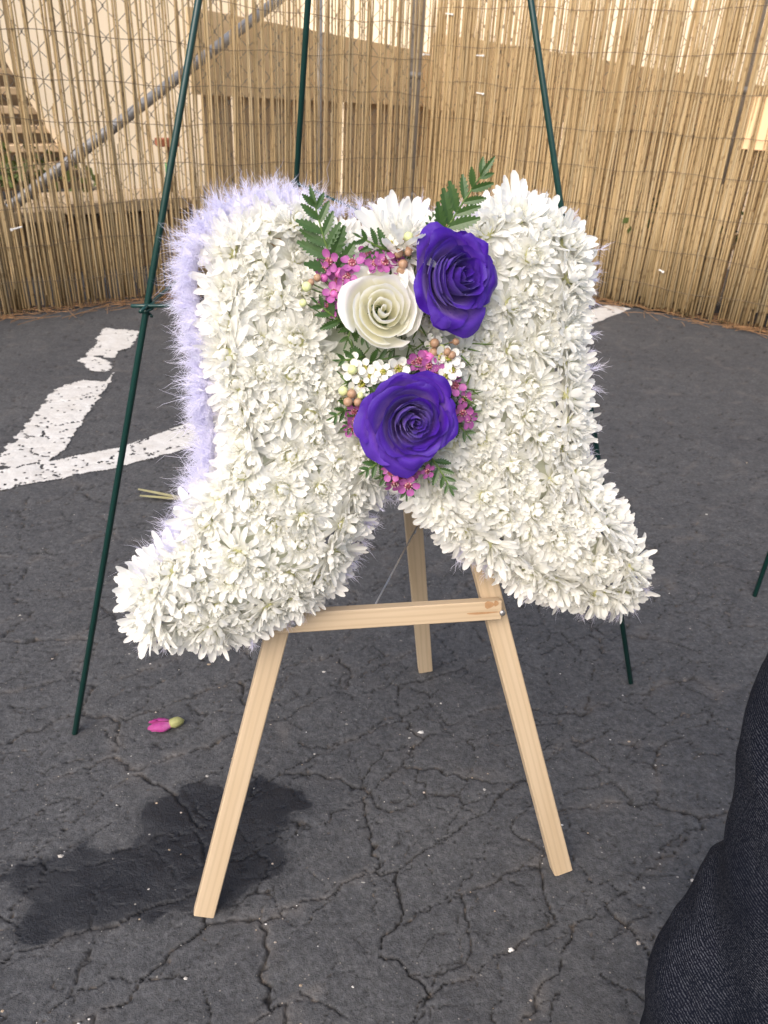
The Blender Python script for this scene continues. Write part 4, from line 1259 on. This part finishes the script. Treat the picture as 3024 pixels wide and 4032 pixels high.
def sprig(name, meshes, pts, zlo, zhi, spread):
    for (u, v_) in pts:
        for q, k in zip(ROSES, (1.14, 1.08, 1.08)):      # keep clear of the rose heads
            du, dv = u - q[0], v_ - q[1]; dd = math.hypot(du, dv)
            if dd < 0.0355 * k: u, v_ = q[0] + du / dd * 0.0355 * k, q[1] + dv / dd * 0.0355 * k
        p = Vector((u, v_, rr.uniform(zlo, zhi)))
        base = min(ROOTS, key=lambda q: (q - p).length)
        out = (p - base); out.z = max(out.z, 0.004)
        ax = out.normalized() * spread + Vector((rr.gauss(0, 0.42), rr.gauss(0, 0.42), 1.0))
        o = bpy.data.objects.new(name, rr.choice(meshes))
        ax.normalize()
        link(o, trib, zframe(p, ax, rr.uniform(0, 6.28), rr.uniform(0.72, 1.12)))
        e = p - ax * 0.006
        mid = (e + base) / 2 + Vector((rr.gauss(0, 0.003), rr.gauss(0, 0.003), -0.004))
        obj('stem', mesh_np('stem', *tube([base, mid, e], [0.0008, 0.0006, 0.0005], 4), M_STEM), trib)
sprig('wax_flower', BP, PINK, 0.062, 0.070, 0.6)
sprig('wax_flower', BW, WHITE, 0.062, 0.070, 0.5)
sprig('bud', [BT], BUDS_TAN, 0.068, 0.074, 0.9)
sprig('bud', [BG], BUDS_GREEN, 0.068, 0.074, 0.9)
sprig('bud', [BK], BUDS_PINK, 0.066, 0.072, 0.9)
# needle leaves of the wax flower
V, Fc = [], []
for q in ROOTS:
    for i in range(34):
        p = q + Vector((rr.gauss(0, 0.012), rr.gauss(0, 0.012), rr.uniform(0.0, 0.018)))
        d = Vector((rr.gauss(0, 1), rr.gauss(0, 1), rr.uniform(0.1, 1.2))).normalized() * rr.uniform(0.008, 0.018)
        v, f = tube([p, p + d * 0.6 + Vector((0, 0, 0.001)), p + d], [0.0006, 0.0008, 0.0002], 3)
        Fc += [tuple(k + len(V) for k in t_) for t_ in f]; V += v
o = obj('needle_leaves', mesh_np('needle_leaves', V, Fc, M_STEM), trib)
o['kind'] = 'stuff'

# ------------------------------------------------------------------ crouching person, the leg at the lower right
def capsule(bm, pts, rad, n=20):
    V, Fc = tube(pts, rad, n)
    vs = [bm.verts.new(v) for v in V]
    for f in Fc: bm.faces.new([vs[i] for i in f])
def ball(bm, c, r, sc=(1, 1, 1), rot=None):
    m = Matrix.Translation(c) @ (rot or Matrix.Identity(4)) @ Matrix.Diagonal((*sc, 1))
    bmesh.ops.create_uvsphere(bm, u_segments=20, v_segments=14, radius=r, matrix=m)
bm = bmesh.new()
K = Vector((0.335, 0.415, 0.505))          # knee
capsule(bm, [(0.30, 0.245, 0.10), (0.302, 0.275, 0.20), (0.305, 0.315, 0.30), (0.318, 0.365, 0.40), tuple(K)], [0.075, 0.083, 0.082, 0.078, 0.070])
ball(bm, K, 0.074)
capsule(bm, [tuple(K), (0.30, 0.20, 0.47), (0.27, 0.0, 0.43), (0.24, -0.20, 0.40)], [0.070, 0.084, 0.095, 0.10])
ball(bm, (0.22, -0.28, 0.40), 0.13)
# baggy cloth pushed out below the calf
capsule(bm, [(0.318, 0.325, 0.275), (0.290, 0.322, 0.235), (0.276, 0.300, 0.18), (0.276, 0.275, 0.12), (0.284, 0.245, 0.055)], [0.040, 0.068, 0.080, 0.083, 0.074])
capsule(bm, [(0.34, 0.20, 0.16), (0.29, 0.20, 0.10), (0.265, 0.26, 0.07)], [0.05, 0.06, 0.05])
for a, b, r in (((0.252, 0.285, 0.215), (0.32, 0.20, 0.16), 0.052), ((0.262, 0.30, 0.12), (0.35, 0.27, 0.08), 0.05)):
    capsule(bm, [a, tuple((Vector(a) + Vector(b)) / 2), b], r, 12)
me = bpy.data.meshes.new('person_raw'); bm.to_mesh(me); bm.free()
tmp = bpy.data.objects.new('person_raw', me); COL.objects.link(tmp)
md = tmp.modifiers.new('r', 'REMESH'); md.mode = 'VOXEL'; md.voxel_size = 0.0055
ms = tmp.modifiers.new('s', 'SMOOTH'); ms.factor = 0.5; ms.iterations = 5
dg = bpy.context.evaluated_depsgraph_get()
pm_ = bpy.data.meshes.new_from_object(tmp.evaluated_get(dg))
bpy.data.objects.remove(tmp, do_unlink=True)
co = np.empty(len(pm_.vertices) * 3, np.float32); pm_.vertices.foreach_get('co', co); co = co.reshape(-1, 3)
no = np.empty(len(pm_.vertices) * 3, np.float32); pm_.vertices.foreach_get('normal', no); no = no.reshape(-1, 3)
wr = fbm(co[:, 2] * 22 + co[:, 0] * 9, co[:, 1] * 13 + co[:, 0] * 5, 81, 3) - 0.5
wr2 = np.sin(co[:, 2] * 120 + 4 * fbm(co[:, 0] * 14, co[:, 1] * 14, 83, 2) * 6) * np.clip((0.30 - co[:, 2]) / 0.2, 0, 1)
co += no * (0.009 * wr + 0.0014 * wr2)[:, None]
pm_.vertices.foreach_set('co', co.ravel()); pm_.polygons.foreach_set('use_smooth', np.ones(len(pm_.polygons), bool))
pm_.materials.clear(); pm_.materials.append(M_DENIM)
person = obj('person', pm_)
tag(person, 'person crouching in baggy dark denim jeans, leg at the lower right corner', 'person')
bm = bmesh.new()
ball(bm, (0, 0.10, 0.045), 0.05, (0.95, 1.5, 0.8)); ball(bm, (0, -0.02, 0.06), 0.05, (0.9, 1.5, 1.0)); ball(bm, (0, 0.06, 0.06), 0.05, (0.9, 1.3, 0.9))
sme = bpy.data.meshes.new('shoe'); bm.to_mesh(sme); bm.free()
sme.polygons.foreach_set('use_smooth', np.ones(len(sme.polygons), bool)); sme.materials.append(M_SHOE)
for v in sme.vertices: v.co.z = max(v.co.z, 0.018)
shoe = obj('shoe', sme, person, Matrix.Translation((0.300, 0.10, 0.0)))
obj('sole', box_mesh('sole', 0.085, 0.29, 0.02, M_SOLE, 0.008), shoe, Matrix.Translation((0, 0.045, 0.002)))

# ------------------------------------------------------------------ small things on the asphalt
bx_, by_ = BUD[0]
root = thing('fallen_bud', 'fallen magenta flower bud lying on the asphalt', 'flower bud', Matrix.Translation((bx_, by_, ground_z(bx_, by_))) @ Matrix.Rotation(0.35, 4, 'Z'))
M_MAG = petal_mat('magenta_bud_petal', (0.30, 0.03, 0.17), (0.42, 0.06, 0.26), (0.55, 0.20, 0.40), 0.1, 0.5, 0.5, patch=(0.20, 0.02, 0.10))
rb = random.Random(5)
for k in range(6):
    V, A = [], []
    ph = k * 1.047 + rb.gauss(0, 0.2)
    ln_ = 0.031 * rb.uniform(0.72, 1.05); fl = rb.uniform(0.75, 1.15)
    for a in range(8):
        t_ = a / 7
        for b in range(7):
            s_ = -1 + b / 3
            rr_ = 0.0074 * fl * (math.sin(min(1, t_ * 1.15) * math.pi * 0.66) + 0.10) + 0.0011 * math.sin(7 * s_ + 5 * t_ + k) * t_
            an = ph + s_ * 0.72 * (1 - 0.35 * t_ ** 3)
            V.append((0.012 - t_ * ln_ * (1 - 0.16 * s_ * s_) + rb.uniform(-0.0006, 0.0006), rr_ * math.cos(an) * 1.2 + 0.004 * t_ * t_, max(0.0012, 0.0072 + rr_ * math.sin(an) * 0.8 - 0.0022 * t_ + rb.uniform(-0.0006, 0.0006)))); A.append(t_ * rb.uniform(0.6, 1))
    obj('petal', mesh_np('petal', V, grid_faces(8, 7), M_MAG, True, {'pt': A}), root)
M_SEPAL = simple('sepal', (0.30, 0.30, 0.12), 0.6, 0.6, 260)
V, Fc = tube([(0.006, 0, 0.008), (0.011, 0, 0.0085), (0.016, 0.001, 0.008), (0.0205, 0.002, 0.0065), (0.022, 0.003, 0.006)], [0.0052, 0.0062, 0.0056, 0.0036, 0.001], 9)
V = [v + Vector((rb.gauss(0, 0.0005), rb.gauss(0, 0.0005), rb.gauss(0, 0.0005))) for v in V]
obj('sepal_cup', mesh_np('sepal_cup', V, Fc, M_SEPAL), root)

p0, p1, p2 = [Vector((*p, 0.0)) for p in BLADE]
root = thing('grass_blade', 'dry split grass blade on the asphalt beside the tribute', 'grass blade', Matrix.Translation(p0))
M_BLADE = simple('dry_blade', (0.36, 0.33, 0.17), 0.7, 0.3, 60)
inv = root.matrix_world.inverted()
for a, zt in ((p0, 0.012), (p2, 0.006)):
    e = p1 + (p1 - a) * 0.25
    V = []
    d = (e - a).normalized(); sd = Vector((-d.y, d.x, 0))
    for k in range(7):
        t_ = k / 6
        p = a.lerp(e, t_); w = 0.0042 * (0.5 + 0.5 * math.sin(min(1, t_ * 2 + 0.15) * 1.57))
        z_ = zt * (1 - t_) + 0.004
        V += [p - sd * w + Vector((0, 0, z_ + 0.0012)), p + Vector((0, 0, z_)), p + sd * w + Vector((0, 0, z_ + 0.0012))]
    obj('blade', mesh_np('blade', V, grid_faces(7, 3), M_BLADE), root, inv)

# loose grit in and beside the cracks
t = NT('grit')
t.base(t.attr('Col', 'Color')); t.rough(0.85)
M_GRIT = t.m
r3 = np.random.default_rng(8)
cand = np.argwhere((DU > 0.25) | (CR > 0.3))
cand = cand[(cand[:, 0] > 3) & (cand[:, 0] < nr - 140) & (cand[:, 1] > 60) & (cand[:, 1] < nc - 60)]
pick = cand[r3.integers(0, len(cand), 420)]
extra = np.stack([r3.integers(5, nr - 140, 160), r3.integers(60, nc - 60, 160)], 1)
V, Fc, A = [], [], []
pal = np.array([(0.50, 0.47, 0.43), (0.36, 0.28, 0.20), (0.28, 0.27, 0.26), (0.62, 0.60, 0.57), (0.34, 0.29, 0.25), (0.18, 0.17, 0.16)])
for (i, j) in np.concatenate([pick, extra]):
    x_, y_ = X[i, j], Y[i, j]
    r_ = min(0.0032, 0.0006 + r3.exponential(0.0006))
    c_ = pal[r3.integers(0, len(pal))] * r3.uniform(0.7, 1.1)
    k = len(V)
    an = r3.uniform(0, 6.28)
    for a in range(5):
        q = an + a * 1.2566; s_ = r_ * r3.uniform(0.7, 1.3)
        V.append((x_ + s_ * math.cos(q) * 1.2, y_ + s_ * math.sin(q), H[i, j] + 0.0002))
    V.append((x_ + r3.normal(0, 0.2) * r_, y_ + r3.normal(0, 0.2) * r_, H[i, j] + r_ * r3.uniform(0.5, 1.0)))
    for a in range(5): Fc.append((k + a, k + (a + 1) % 5, k + 5))
    A += [c_] * 6
o = obj('grit', mesh_np('grit', V, Fc, M_GRIT, False, {'Col': np.array(A)}))
tag(o, 'small pale stone chips scattered in the asphalt cracks', None, kind='stuff')
